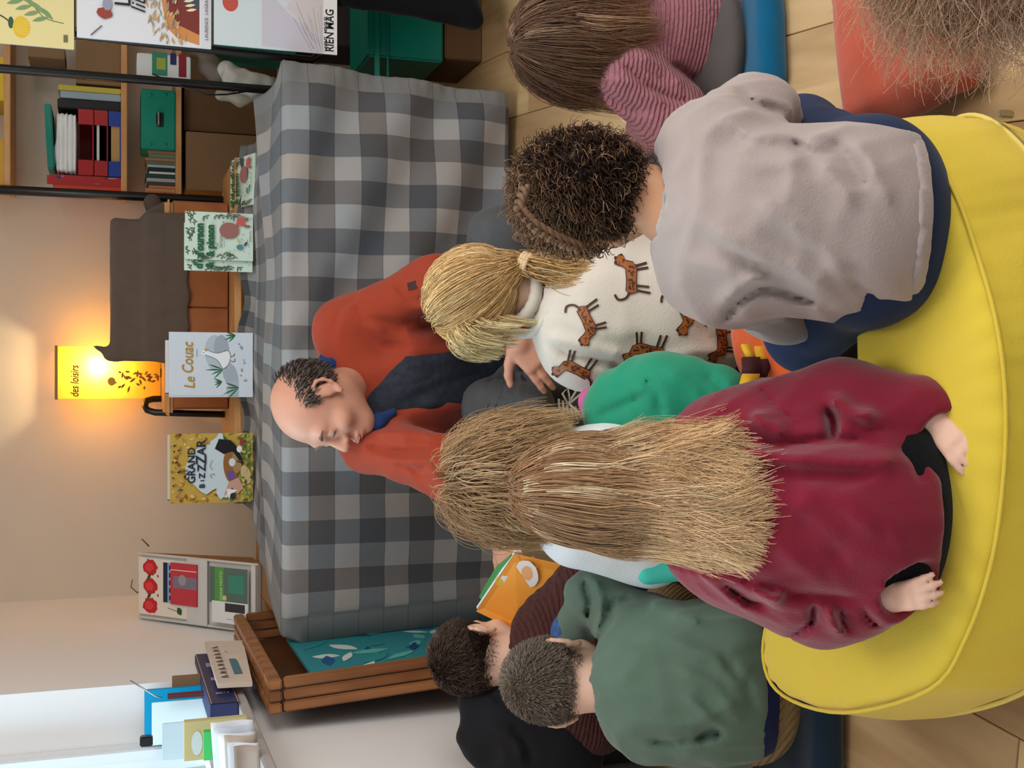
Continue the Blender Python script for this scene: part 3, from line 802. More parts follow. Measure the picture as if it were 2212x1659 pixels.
def art_green(a, w, h, spine=True):
    a.rect(0, 0, w, h, (214, 232, 214))
    gr = (36, 100, 62)
    def branch(x, y, ang, L):
        dx, dy = math.cos(ang), math.sin(ang); a.stroke([(x, y), (x + dx * L * .5 + dy * .004, y + dy * L * .5), (x + dx * L, y + dy * L)], .0024, (84, 80, 74))
        for k in range(3):
            a.leaf(x + dx * L * (.3 + .25 * k), y + dy * L * (.3 + .25 * k), .010, .0022, ang + (-1) ** k * .9, (84, 110, 84))
    for i in range(13): branch(RU(0, w), RU(.86, .97) * h, RU(-.5, .5), RU(.015, .03))
    for i in range(9): branch(w * RU(.0, .1), RU(.05, .8) * h, RU(1.1, 2), RU(.02, .035))
    for i in range(7): branch(w * RU(.86, .97), RU(.1, .8) * h, RU(1.3, 2.2), RU(.02, .03))
    for i in range(30): a.leaf(RU(.1, .95) * w, RU(.03, .5) * h, .005, .0014, RU(0, 6), random.choice([(110, 130, 110), (150, 170, 150), (70, 90, 76)]))
    a.text("d'ourson", w * .04, h * .74, .036, gr, bold=.0018, sx=.86); a.text('& pinson', w * .06, h * .585, .034, gr, bold=.0018, sx=.86)
    a.text('LE', w * .28, h * .52, .011, (80, 90, 90)); a.text('BATON', w * .26, h * .46, .012, (80, 90, 90)); a.rect(w * .28, h * .43, w * .12, .001, (110, 120, 120))
    # plain rounded brown and coral shapes with a small blue shape
    a.ell(w * .62, h * .36, w * .17, h * .145, (160, 108, 98)); a.poly([(w * .74, h * .26), (w * .9, h * .24), (w * .94, h * .14), (w * .72, h * .12)], (206, 96, 92))
    a.rect(w * .7, h * .05, w * .05, h * .08, (150, 100, 90)); a.rect(w * .86, h * .07, w * .06, h * .05, (150, 100, 90), .4)
    a.ell(w * .28, h * .2, w * .06, h * .05, (92, 140, 152)); a.leaf(w * .3, h * .14, .02, .004, -.6, (60, 80, 96)); a.stroke([(w * .38, h * .21), (w * .47, h * .24)], .003, (206, 168, 70))
    a.text('JARVIS', w * .4, h * .03, .0085, (84, 92, 92), sx=1.5)
zt = TZ + .016
book('picture_book', 368, 936, 549, 1086, 3.945, .012, (176, 150, 74), 'busy yellow picture book titled Le Grand Bizzzar standing on the checked table', art_bazar, zt)
book('picture_book', 362, 938, 549, 1078, 3.965, .012, (214, 206, 188), 'second yellow picture book hidden behind the one titled Le Grand Bizzzar', None, zt)
book('picture_book', 365, 718, 552, 858, 3.945, .012, (214, 222, 230), 'white picture book titled Le Couac with goose standing on the checked table', art_couac, zt)
book('picture_book', 357, 736, 549, 850, 3.965, .012, (216, 214, 210), 'pale picture book peeking out behind the white goose book', None, zt)
book('picture_book', 400, 459, 549, 562, 3.94, .011, (214, 232, 214), 'pale green picture book with green lettering, front one of the pair on the table', art_green, zt)
book('picture_book', 398, 484, 550, 586, 3.958, .011, (214, 232, 214), 'pale green picture book peeking out left behind its twin copy', art_green, zt)
# a copy lying back against the board, at the right end of the table
t = thing('picture_book', 'pale green picture book lying tipped back against the board at the right', 'book', tuple(K(550, 385, 3.95)))
a_ = K(551, 440, 3.93); b_ = K(551, 330, 3.93); hgt = np.array([0, .17, .062]); nn_ = np.array([0, -.34, .94]) * .012
MB().add([a_, b_, b_ + hgt, a_ + hgt] + [q - nn_ for q in (a_, b_, b_ + hgt, a_ + hgt)], [(0, 1, 2, 3), (7, 6, 5, 4), (0, 4, 5, 1), (1, 5, 6, 2), (2, 6, 7, 3), (3, 7, 4, 0)]).build('cover', mat('cover_cream_green', (206, 214, 186), .5, .03), t)
ar = Art(b_[0] - a_[0], .181); art_green(ar, ar.w, ar.h); ar.build('cover_print', a_ + nn_ * .05, (1, 0, 0), hgt, t)

# ================================================================== wooden drawer chest, cloth covered box, lamp and tube behind the table
t = thing('drawer_chest', 'orange beech chest with two drawers on the pine board', 'chest', (.27, 4.3, .752))
cx0, cx1 = K(450, 884, 4.25)[0], K(450, 436, 4.25)[0]; cz1 = K(372, 700, 4.25)[2]
zt_ = .752
MB().box(((cx0 + cx1) / 2, 4.25 + .13, (zt_ + cz1) / 2), ((cx1 - cx0) / 2, .125, (cz1 - zt_) / 2), None, .003).build('body', M_pineV, t)
MB().box(((cx0 + cx1) / 2 - .01, 4.25 + .125, cz1 + .012), ((cx1 - cx0) / 2 + .012, .135, .014), None, .011).build('top_board', M_pine, t)
xm = K(450, 665, 4.25)[0]
for x0, x1 in ((cx0 + .006, xm - .0025), (xm + .0025, cx1 - .006)):
    MB().box(((x0 + x1) / 2, 4.247, (zt_ + cz1) / 2), ((x1 - x0) / 2, .008, (cz1 - zt_) / 2 - .005), None, .002).build('drawer', M_pineV, t)
tb2 = MB().tube([K(508, 896, 4.42), K(400, 893, 4.42), K(335, 891, 4.42), K(318, 886, 4.43), K(313, 877, 4.45), K(316, 866, 4.48), K(330, 862, 4.5), K(400, 860, 4.52), K(505, 858, 4.54)], .012, 12).build('tube_rail', M_black, None, True)
tag(tb2, 'short bent black tube rail beside the chest and lamp', 'rail')
M_bcloth = fabric('brown_linen', (98, 84, 74), sheen=.2)
c0 = K(315, 625, 4.30); hx = (K(315, 480, 4.3)[0] - K(315, 775, 4.3)[0]) / 2; zb_, zt2 = cz1 + .03, K(238, 625, 4.3)[2]
def bdisp(X): return .004 * snoise(X, 22, 1) + .003 * np.sin(60 * X[:, 0] + 20 * X[:, 2]) * np.clip((zb_ + .1 - X[:, 2]) / .1, 0, 1)
zf_ = K(408, 620, 4.226)[2]
bp_ = [Bx((c0[0], 4.38, (zb_ + zt2) / 2), (hx, .155, (zt2 - zb_) / 2), None, .018), Bx((c0[0] + .01, 4.2265, (zf_ + zb_ + .06) / 2), (hx + .012, .0065, (zb_ + .06 - zf_) / 2), None, .005, .02), C(K(330, 470, 4.30), K(362, 452, 4.30), .03, .030, .05), C(K(330, 440, 4.4), K(345, 470, 4.4), .03, .04, .05),
       C(K(250, 768, 4.25), K(204, 748, 4.24), .016, .006, .03), C(K(235, 770, 4.24), K(400, 780, 4.227), .012, .006, .02)]
br = blob('covered_box', bp_, .007, M_bcloth, None, .03, bdisp); tag(br, 'box draped in brown linen on the beech chest beside the lamp', 'covered box')

# lamp: translucent printed paper shade lit from inside
def paper_shade():
    m = bpy.data.materials.new('yellow_shade_paper'); m.use_nodes = True; N = m.node_tree.nodes; L = m.node_tree.links
    N.remove(N['Principled BSDF']); d = N.new('ShaderNodeBsdfDiffuse'); tr = N.new('ShaderNodeBsdfTranslucent'); mi = N.new('ShaderNodeMixShader')
    tc = N.new('ShaderNodeTexCoord'); nz = N.new('ShaderNodeTexNoise'); nz.inputs['Scale'].default_value = 14; L.new(tc.outputs['Object'], nz.inputs[0])
    rp = N.new('ShaderNodeValToRGB'); rp.color_ramp.elements[0].color = (.86, .50, .06, 1); rp.color_ramp.elements[1].color = (.96, .62, .10, 1); L.new(nz.outputs[0], rp.inputs[0])
    L.new(rp.outputs[0], d.inputs[0]); L.new(rp.outputs[0], tr.inputs[0]); mi.inputs[0].default_value = .68
    L.new(d.outputs[0], mi.inputs[1]); L.new(tr.outputs[0], mi.inputs[2]); L.new(mi.outputs[0], N['Material Output'].inputs[0])
    return m
LY = 4.58
lp = thing('lamp', 'glowing yellow paper lamp with lettering, half hidden behind the brown covered box', 'lamp', tuple(K(372, 800, LY + .07)))
x0, x1 = K(240, 861, LY)[0], K(240, 749, LY)[0]; z0, z1 = cz1 + .027, K(124, 805, LY)[2]
sh = MB()
n_ = 12
ring = []
for (xa, ya) in ((x0, LY), (x1, LY), (x1, LY + .13), (x0, LY + .13)): ring.append((xa, ya))
for i in range(4):
    (xa, ya), (xb, yb) = ring[i], ring[(i + 1) % 4]
    for j in range(6):
        za, zb2 = z0 + (z1 - z0) * j / 6, z0 + (z1 - z0) * (j + 1) / 6
        sh.add([(xa, ya, za), (xb, yb, za), (xb, yb, zb2), (xa, ya, zb2)], [(0, 1, 2, 3)])
shade = sh.build('shade', paper_shade(), lp)
for yq in (LY, LY + .13): MB().box(((x0 + x1) / 2, yq, z1 + .004), ((x1 - x0) / 2 + .003, .003, .005), None, .001).build('rim', mat('shade_rim_brown', (150, 112, 50), .6), lp)
MB().tube([((x0 + x1) / 2, LY + .065, z0 - .012), ((x0 + x1) / 2, LY + .065, z0 + .06)], .018, 12).build('base', M_black, lp)
BP = K(236, 792, LY + .05)
bu = blob('bulb', [El(BP, (.022, .022, .03)), C(BP - V3(0, 0, .03), BP - V3(0, 0, .055), .012)], .005, mat('lamp_bulb_lit', (255, 214, 140), emis=((255, 206, 120), 14.0)), lp)
l_ = bpy.data.lights.new('lamp_bulb_light', 'POINT'); l_.energy = 7.0; l_.color = (1.0, .79, .42); l_.shadow_soft_size = .03
lo_ = bpy.data.objects.new('lamp_bulb_light', l_); COL.objects.link(lo_); lo_.location = tuple(BP + V3(0, -.012, .035))
ar = Art(x1 - x0, z1 - z0); w, h = ar.w, ar.h
ar.text('des loisirs', w * .03, h * .80, .040, (112, 62, 8), shear=.2, sx=.72, bold=.0009)
ar.build('lettering', (x0, LY - .0006, z0), (1, 0, 0), (0, 0, 1), shade, .8); ar = Art(w, h)
for i in range(34):
    q = random.gauss(.36, .11) ; ar.leaf(w * (.36 + RU(-.12, .16)), h * abs(RU(.02, .42)), RU(.012, .03), .004, RU(0, 6.2), random.choice([(190, 110, 40), (170, 100, 40), (206, 140, 60), (150, 100, 50)]))
ar.ell(w * .33, h * .48, .016, .014, (206, 150, 50))
ar.build('figure_print', (x0, LY - .0006, z0), (1, 0, 0), (0, 0, 1), shade, .8)['kind'] = 'stuff'

# ================================================================== shelving unit on the right
SY = 4.48
def kz(px, Y=SY): return K(px, 300, Y)[2]
def kx(py, Y=SY, px=250): return K(px, py, Y)[0]
t = thing('shelving_unit', 'black tube shelving unit with pine shelves and grey back in the corner', 'shelving unit', (kx(250), SY + .1, 0))
px_post = kx(415) - .012
MB().tube([(px_post, SY, 0), (px_post, SY, 1.0), (px_post, SY, 2.1)], .0165, 14).build('post', M_black, t, True)
MB().tube([(px_post, SY + .33, 0), (px_post, SY + .33, 2.1)], .0165, 14).build('post', M_black, t, True)
MB().tube([(1.75, SY, 0), (1.75, SY, 2.1)], .0165, 14).build('post', M_black, t, True)
sx0, sx1 = px_post + .017, 1.73
SHZ = [kz(15), kz(268), kz(386), kz(608)]
for z in SHZ: MB().box(((sx0 + sx1) / 2, SY + .17, z), ((sx1 - sx0) / 2, .165, .0105), None, .002).build('shelf', M_pine, t)
MB().box(((sx0 + sx1) / 2, SY + .335, 1.05), ((sx1 - sx0) / 2, .006, 1.0)).build('back_panel', M_grey, t)
def sbox(name, px0, py0, px1, py1, dy, dep, m, label, cat, base=None, bev=.002, group=None, parent=None):
    o = fbox(name, px0, py0, px1, py1, SY + dy, dep, m, parent, bev, None if base is None else SHZ[base] + .0108)
    if label: tag(o, label, cat, group)
    return o
# shelf with letter trays
o = sbox('box_file', 113, 380, 262, 402, .02, .25, mat('red_card', (176, 42, 40), .5, .04), 'red box file standing at the left end beside the black post', 'box file', 1)
ar = Art(.05, .25); ar.w = .032; ar.rect(0, 0, .032, .25, (176, 42, 40)); ar.rect(.028, .012, .012, .045, (30, 28, 40)); ar.rect(.03, .014, .008, .03, (210, 205, 200)); ar.leaf(.02, .205, .02, .008, .6, (70, 50, 110)); ar.leaf(.028, .2, .015, .005, -.4, (230, 180, 120)); ar.rect(.008, .07, .003, .02, (214, 90, 84))
ar.build('label_print', (K(190, 402, SY + .02)[0], SY + .0193, SHZ[1] + .011), (1, 0, 0), (0, 0, 1), o)
def tray(pxt, pxb, m, label, base):
    z1, z0 = kz(pxt), (SHZ[1] + .011 if base else kz(pxb)); xa, xb = kx(380), kx(238)
    t = MB(); y0, y1 = SY + .02, SY + .28
    t.box(((xa + xb) / 2, (y0 + y1) / 2, z0 + .002), ((xb - xa) / 2, (y1 - y0) / 2, .002)).box((xa + .002, (y0 + y1) / 2, (z0 + z1) / 2), (.002, (y1 - y0) / 2, (z1 - z0) / 2)).box((xb - .002, (y0 + y1) / 2, (z0 + z1) / 2), (.002, (y1 - y0) / 2, (z1 - z0) / 2)).box(((xa + xb) / 2, y1, (z0 + z1) / 2), ((xb - xa) / 2, .002, (z1 - z0) / 2))
    for s_ in (0, 1):
        xc = xa + .028 if s_ == 0 else xb - .028
        t.box((xc, y0, (z0 + z1) / 2), (.027, .002, (z1 - z0) / 2 - .001))
    o = t.build('letter_tray', m); tag(o, label, 'letter tray')
    return o
tray(234, 262, M_blue, 'blue letter tray at the bottom of the tray stack', True); tray(203, 233, M_red, 'red letter tray resting on the blue one', False); tray(168, 202, M_red, 'upper red letter tray under the loose papers', False)
for pa, pb, py0, py1, c in ((240, 246, 250, 368, (190, 150, 96)), (209, 213, 262, 366, (220, 214, 206)), (214, 217, 248, 372, (150, 100, 90))):
    fbox('paper_sheaf', pa, py0, pb, py1, SY + .03, .2, mat('sheaf_%d' % pa, c, .8), None, .001, kz({240: 260.5, 209: 231.5, 214: 231.6}[pa])); o = bpy.context.scene.objects[-1] if False else COL.objects[-1]
    tag(o, {240: 'tan papers inside the blue letter tray', 209: 'white papers inside the middle red letter tray', 214: 'pinkish sheaf inside the middle red letter tray'}[pa], 'papers')
pp = blob('paper_stack', [Bx((kx(310), SY + .14, kz(142)), (.105, .11, .035), None, .012)], .006, M_white, None, .02, lambda X: .007 * snoise(X, 40, 2) + .004 * np.sin(X[:, 2] * 420)); tag(pp, 'crumpled white papers piled on the red letter trays', 'papers')
o = MB().box((kx(300), SY + .14, kz(106)), (.115, .12, .012), np.array(Matrix.Rotation(-.05, 3, 'Y')), .004).build('green_tray', M_tealp); tag(o, 'green plastic tray lying upside down on the white paper pile', 'tray')
for pya, pyb, pxt, c, lab in ((236, 217, 124, (26, 26, 28), 'black ring binder standing beside the letter trays'), (215, 200, 130, (150, 168, 178), 'pale blue folder standing between black binder and yellow folder'), (199, 187, 126, (196, 176, 66), 'yellow folder standing beside the pale blue one')):
    o = sbox('folder', pxt, pyb, 262, pya, .03, .24, mat('folder_%d' % pya, c, .5), lab, 'folder', 1)
o = sbox('cardboard_box', 164, 60, 258, 183, .04, .22, M_card, 'brown cardboard carton on the middle shelf behind the rear tube', 'carton', 1)
o = sbox('cardboard_box', 60, 97, 140, 125, .0, .2, M_card, 'small tan carton high on the shelf behind the yellow poster', 'carton')
o.location.z -= 0
# upper edge things
o = sbox('storage_box', -60, 300, 12, 398, .03, .25, mat('mustard_box', (206, 160, 40), .5), 'mustard yellow storage box on the top shelf, left one', 'box', 0)
o = sbox('storage_box', -60, 120, 12, 215, .03, .25, mat('yellow_box', (220, 186, 30), .5), 'bright yellow storage box on the top shelf beside the tube', 'box', 0)
# lower shelf: green metal box and slim cases
t = thing('metal_box', 'green metal cash box with chrome handle and four rivets', 'metal box', (kx(258), SY, SHZ[2]))
fbox('body', 305, 193, 381, 323, SY + .0, .16, M_teal, t, .004, SHZ[2] + .0108)
hz = kz(345, SY)
MB().tube([(kx(246, SY, 345), SY - .006, hz + .008), (kx(246, SY, 345), SY - .02, hz + .004), (kx(272, SY, 345), SY - .02, hz + .004), (kx(272, SY, 345), SY - .006, hz + .008)], .0045, 8).build('handle', mat('chrome', (200, 200, 200), .2, .02, metal=1), t)
MB().box((kx(259, SY, 345), SY - .002, hz), (.026, .002, .013), None, .001).build('handle_plate', mat('chrome_dark', (60, 66, 64), .3, .02, metal=.8), t)
for a1, a2 in ((325, 205), (357, 205), (325, 311), (357, 311)): blob('rivet', [El(K(a1, a2, SY - .002), (.007, .003, .007))], .0022, M_teal, t)
cols_ = [(190, 140, 96), (206, 120, 70), (60, 60, 60), (170, 170, 170), (30, 60, 56), (210, 220, 216), (20, 30, 28), (150, 190, 190), (120, 100, 70), (150, 120, 96), (110, 130, 96), (160, 110, 80)]
y = 414.0
for i, c in enumerate(cols_):
    w_ = [7, 6, 8, 8, 9, 5, 9, 6, 8, 7, 8, 7][i]
    sbox('slim_case', 314 + (i * 7) % 9, y - w_ + .6, 383, y, .03, .14, mat('case_%d' % i, c, .5, .05), ['tan', 'orange', 'charcoal', 'light grey', 'dark green', 'white', 'black', 'pale blue', 'olive brown', 'beige brown', 'moss green', 'rust'][i] + ' slim disc case in the row left of the green metal box', 'case', 2, .0008, 'slim cases on the shelf'); y -= w_
# bottom: cartons
sbox('carton', 402, 290, 600, 415, .0, .26, M_card, 'brown cardboard carton on the low shelf, left one beside the post', 'carton', 3)
o = sbox('carton', 398, 130, 600, 288, .06, .24, M_cardd, 'darker cardboard carton with white address label on the low shelf', 'carton', 3)
ar = Art(.085, .062); ar.rect(0, 0, .085, .062, (220, 222, 222))
for i in range(12): ar.rect(.03 + i * .0035, .012, .0016, .02, (40, 40, 44))
ar.build('address_label', K(594, 298, SY + .058), (1, 0, 0), (0, 0, 1), o)

# ================================================================== magazine rack with large magazines, far right
RY = 3.52
t = thing('magazine_rack', 'black tube magazine rack at the right end of the table', 'rack', tuple(G(900, 60, 0)))
p_top = K(-250, 48, RY); p_bot = K(1000, 150, RY); p_bot[2] = 0
MB().tube([p_top, K(60, 66, RY), K(560, 118, RY), (K(640, 127, RY)[0], RY, .58), (K(640, 127, RY)[0] + .02, RY, .555), (K(640, 127, RY)[0] + .05, RY, .55), (1.5, RY, .55)], .0125, 12).build('post', M_black, t, True)
RY2 = 4.12
MB().tube([K(-250, 132, RY2), K(0, 148, RY2), K(480, 186, RY2), (K(480, 186, RY2)[0], RY2, 0)], .015, 12).build('post', M_black, t, True)
xr_ = K(480, 186, RY2)[0]
for z in (.93, 1.25): MB().tube([(K(640, 127, RY)[0], RY, z), (1.5, RY, z)], .008, 8).build('cross_rail', M_black, t, True)
MB().tube([(1.5, RY, 0), (1.5, RY, 1.6)], .0125, 10).build('post', M_black, t, True)
def magazine(px0, px1, pyl, Y, W_, label, art):
    z1, z0 = K(px0, pyl, Y)[2], K(px1, pyl, Y)[2]; xa = K((px0 + px1) / 2, pyl, Y)[0]; h = z1 - z0
    th = thing('magazine', label, 'magazine', (xa + W_ / 2, Y, z0))
    MB().box((xa + W_ / 2, Y + .003, (z0 + z1) / 2), (W_ / 2, .003, h / 2), None, .001).build('cover', M_white, th)
    a = Art(W_, h); art(a, W_, h); a.build('cover_print', (xa, Y - .0004, z0), (1, 0, 0), (0, 0, 1), th)
def art_lemon(a, w, h):
    a.rect(0, 0, w, h, (226, 212, 150))
    a.stroke([(w * .18, h * .62), (w * .22, h * .7), (w * .3, h * .95)], .004, (52, 70, 40), False); a.ell(w * .17, h * .6, .016, .007, (44, 84, 44)); a.ell(w * .14, h * .5, .03, .022, (224, 186, 44), wob_=.04)
    for k in range(6): a.stroke([(w * .14 + (k - 2.5) * .004, h * .56), (w * .14 + (k - 2.5) * .008, h * .44)], .001, (240, 216, 110))
    for k in range(2): a.leaf(w * .36, h * (.86 + .06 * k), .05, .008, -2.3 + k, (60, 96, 60))
    a.stroke([(w * .2, h * .1), (w * .24, h * .3), (w * .4, h * .45)], .002, (90, 110, 70))
    for k in range(9): a.leaf(w * (.22 + .02 * k), h * (.2 + .04 * k), .045, .006, 1.0 + (.9 if k % 2 else -.2), (116 + 6 * k % 20, 150, 100))
    a.rect(w * .05, h * .06, .02, .011, (110, 104, 70)); a.ell(w * .45, h * .3, .02, .012, (226, 220, 196))
def art_flame(a, w, h):
    a.rect(0, 0, w, h, (220, 222, 228)); a.rect(0, 0, w, h * .08, (214, 216, 222))
    a.poly([(w * .02, h * .09), (w * .06, h * .26), (w * .14, h * .34), (w * .24, h * .36), (w, h * .5), (w, h * .09)], (206, 138, 76))
    a.poly([(w * .1, h * .09), (w * .16, h * .24), (w * .28, h * .33), (w, h * .46), (w, h * .09)], (122, 44, 36)); a.poly([(w * .3, h * .09), (w * .34, h * .2), (w * .6, h * .3), (w, h * .3), (w, h * .09)], (62, 74, 84))
    for k in range(6): a.leaf(w * (.3 + .035 * k), h * (.11 + .01 * k), .03, .004, 1.8, (232, 222, 190))
    for i in range(85): x, y = RU(.0, .4), RU(.25, .8) ; a.leaf(w * x, h * (.18 + .5 * x * RU(.2, 1) + .25 * RU(0, 1)), RU(.014, .03), RU(.0015, .003), RU(-.7, .4), random.choice([(196, 160, 104), (170, 150, 126), (216, 190, 140), (150, 140, 130)]))
    a.ell(w * .2, h * .8, .016, .02, (150, 60, 44), wob_=.1); a.stroke([(w * .1, h * .82), (w * .02, h * .9)], .003, (90, 80, 80)); a.ell(w * .27, h * .78, .018, .012, (150, 150, 170), wob_=.1)
    a.text("L'ogre", w * .26, h * .61, .06, (26, 26, 30), bold=.0006); a.text('libre', w * .22, h * .5, .055, (26, 26, 30), shear=.3)
    a.text('LAURENCE  LAGRANGE', w * .06, h * .025, .013, (40, 40, 44))
def art_pale(a, w, h):
    a.rect(0, 0, w, h, (206, 210, 216)); a.rect(0, h * .62, w, h * .38, (204, 216, 220)); a.ell(w * .34, h * .87, .026, .022, (190, 80, 66))
    a.poly([(0, h * .1), (w * .02, h * .62), (w * .5, h * .62), (w * .3, h * .4), (w * .12, h * .14)], (196, 194, 206)); a.poly([(w * .1, h * .12), (w * .34, h * .42), (w * .6, h * .3), (w, h * .12)], (206, 198, 200))
    for i in range(12): a.stroke([(w * RU(0, .1), h * .12 + .003 * i), (w * RU(.2, .4), h * (.14 + .02 * i))], .0008, (150, 146, 150))
    a.rect(0, 0, w, h * .115, (232, 232, 234)); a.text('RIEN MAG', w * .02, h * .03, .034, (24, 24, 26), bold=.0008, sx=.8); a.text("L'AFFUT   MENSUEL", w * .02, h * .085, .012, (24, 24, 26), bold=.0004); a.text('Artic', w * .46, h * .03, .036, (24, 24, 26), shear=.35)
magazine(-70, 160, 97, 3.42, .34, 'pale yellow lemon branch magazine cover, uppermost on the black rack', art_lemon)
magazine(166, 456, 93, 3.42, .36, 'white magazine with orange flames on the black rack', art_flame)
magazine(462, 728, 107, 3.42, .36, 'pale grey magazine with black title strip, lowest on the rack', art_pale)
# storage between rack and wall
o = fbox('storage_crate', 795, -120, 958, 128, 3.66, .3, M_tealp, None, .006); tag(o, 'green plastic storage crate on the floor under the magazines', 'crate')
for (pq, hq) in ((815, .008), (838, .0025)): MB().box((K(pq, 60, 3.65)[0], 3.655, K(pq, 60, 3.65)[2]), (.16, .006, hq), None, .002).build('rim', M_tealp, o)
st = fbox('carton', 962, -120, 1010, 128, 3.66, .3, M_cardd, None, .004, .0); tag(st, 'flat dark carton under the green storage crate', 'carton')
o = fbox('storage_crate', 470, -60, 640, 110, 4.2, .22, M_tealp, None, .006, SHZ[3] + .011 if False else None); tag(o, 'teal storage crate half hidden behind the pale grey magazine', 'crate')
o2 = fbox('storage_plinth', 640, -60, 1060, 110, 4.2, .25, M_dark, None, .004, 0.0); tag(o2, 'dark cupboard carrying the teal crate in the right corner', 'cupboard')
# black coat hanging at the far right
cb = blob('black_coat', [C(K(735, -95, 3.47), K(1000, -70, 3.42), .05, .06), C(K(735, -95, 3.47), K(735, -20, 3.47), .03, .03), C(K(735, -30, 3.45), K(1000, 5, 3.4), .05, .045), C(K(745, -10, 3.44), K(1018, 40, 3.36), .02, .03), C(K(980, -40, 3.4), K(1022, 40, 3.34), .05, .022)], .009, fabric('black_cotton', (18, 18, 20)), None, .04, wob(.006, 40, 3)); tag(cb, 'black coat hanging down at the right under the magazines', 'coat')

# white plastic bags and a boxed game stuffed on the low shelf beside the rack
def sheet(name, pts, Y, dep, m, label, cat, amp=.008, seed=0, rad=.02):
    pr = [C(K(p[0], p[1], Y + (p[2] if len(p) > 2 else 0)), K(q[0], q[1], Y + (q[2] if len(q) > 2 else 0)), rad, rad * .8) for p, q in zip(pts[:-1], pts[1:])]
    o = blob(name, pr, .006, m, None, .025, wob(amp, 55, seed)); return tag(o, label, cat)
M_plb = mat('white_plastic_bag', (214, 210, 202), .45, .04, spec=.4)
sheet('plastic_bag', [(490, 150), (520, 165, .02), (545, 190), (500, 175, -.02), (575, 178)], 4.25, .1, M_plb, 'crumpled white plastic bag hanging beside the black rear tube', 'plastic bag', .012, 2, .03)
sheet('plastic_bag', [(480, 205), (520, 215), (560, 205), (590, 180)], 4.27, .1, mat('beige_plastic_bag', (176, 166, 150), .5, .05), 'beige plastic bag lying over the darker labelled carton', 'plastic bag', .012, 4, .022)
sheet('plastic_bag', [(425, 110), (455, 140), (470, 160), (440, 150)], 4.28, .1, mat('taupe_plastic_bag', (120, 104, 92), .5, .06), 'dark taupe plastic bag behind the rear tube', 'plastic bag', .012, 5, .028)
o = fbox('game_box', 296, 118, 412, 168, 4.2, .12, M_white, None, .003); tag(o, 'white game box with red and blue stripes beside the rear tube', 'game box')
ar = Art(.17, .18); ar.rect(0, .012, .17, .025, (150, 30, 40)); ar.rect(.04, .045, .05, .02, (36, 44, 100)); ar.rect(0, .075, .17, .05, (60, 140, 110)); ar.rect(.02, .08, .04, .03, (170, 180, 70)); ar.w = K(354, 118, 4.2)[0] - K(354, 168, 4.2)[0]; ar.h = .16
ar.build('box_print', K(410, 168, 4.198), (1, 0, 0), (0, 0, 1), o)
o = MB().tube([K(330, 160, 4.17), K(400, 190, 4.1), K(450, 205, 4.1), K(490, 204, 4.1), K(530, 198, 4.15)], .003, 6).build('cable', M_black, None, True); tag(o, 'thin black cable sagging in front of the cartons', 'cable')
# ================================================================== people: one continuous skin body each, clothes and hair as parts
def unit(v): v = np.asarray(v, float); return v / (np.linalg.norm(v) + 1e-9)
def skin(name, col): return mat(name, col, rough=.5, var=.05, vscale=30, bump=.08, bscale=500, sss=.12, spec=.3)
SK_A = skin('skin_rosy', (206, 150, 126)); SK_B = skin('skin_fair', (232, 188, 164)); SK_C = skin('skin_brown', (196, 142, 106))
def head_prims(c, R, s=1.0, child=False, ears=True):
    c = np.asarray(c, float)
    P = lambda x, y, z: c + R @ (np.array([x, y, z]) * s)
    e = lambda x, y, z, a, b, d, k=None: El(P(x, y, z), np.array([a, b, d]) * s, R, k)
    o = [e(0, -.012, .028, .078, .100, .090), e(0, .030, -.030, .062, .064, .085, .03 * s), e(0, .062, -.096, .034, .026, .024, .03 * s)]
    if child: o += [e(0, .04, -.05, .062, .05, .05, .03 * s)]
    o += [C(P(-.034, .080, .020), P(.034, .080, .020), .014 * s, None, .02 * s)]
    o += [C(P(0, .090, .008), P(0, .116, -.034), .008 * s, .013 * s, .012 * s), e(.013, .102, -.038, .009, .010, .008, .008 * s), e(-.013, .102, -.038, .009, .010, .008, .008 * s)]
    for sg in (-1, 1):
        o += [sub(e(sg * .033, .100, -.001, .017, .014, .010, .012 * s)), e(sg * .033, .081, -.002, .015, .0135, .012, .005 * s), e(sg * .046, .062, -.034, .024, .026, .022, .02 * s)]
        if ears:
            hx = [(.010, -.012), (.013, .008), (.006, .023), (-.008, .029), (-.021, .020), (-.024, .002), (-.017, -.016), (-.006, -.030), (.004, -.036)]
            o += [e(sg * .081, -.006, -.006, .006, .018, .026, .006 * s)] + chain([P(sg * (.083 + .010 * max(0, -y_ / .02)), y_ - .004, z_) for y_, z_ in hx], [(.0048 if s > .95 else .0062) * s] * 9, .004 * s) + [C(P(sg * .084, .002, -.036), P(sg * .084, -.002, -.030), .0075 * s, None, .004 * s)]
    o += [e(0, .094, -.066, .026, .012, .0075, .008 * s), e(0, .090, -.079, .022, .012, .007, .008 * s), sub(e(0, .110, -.0725, .024, .012, .0018, .003 * s))]
    return o, P
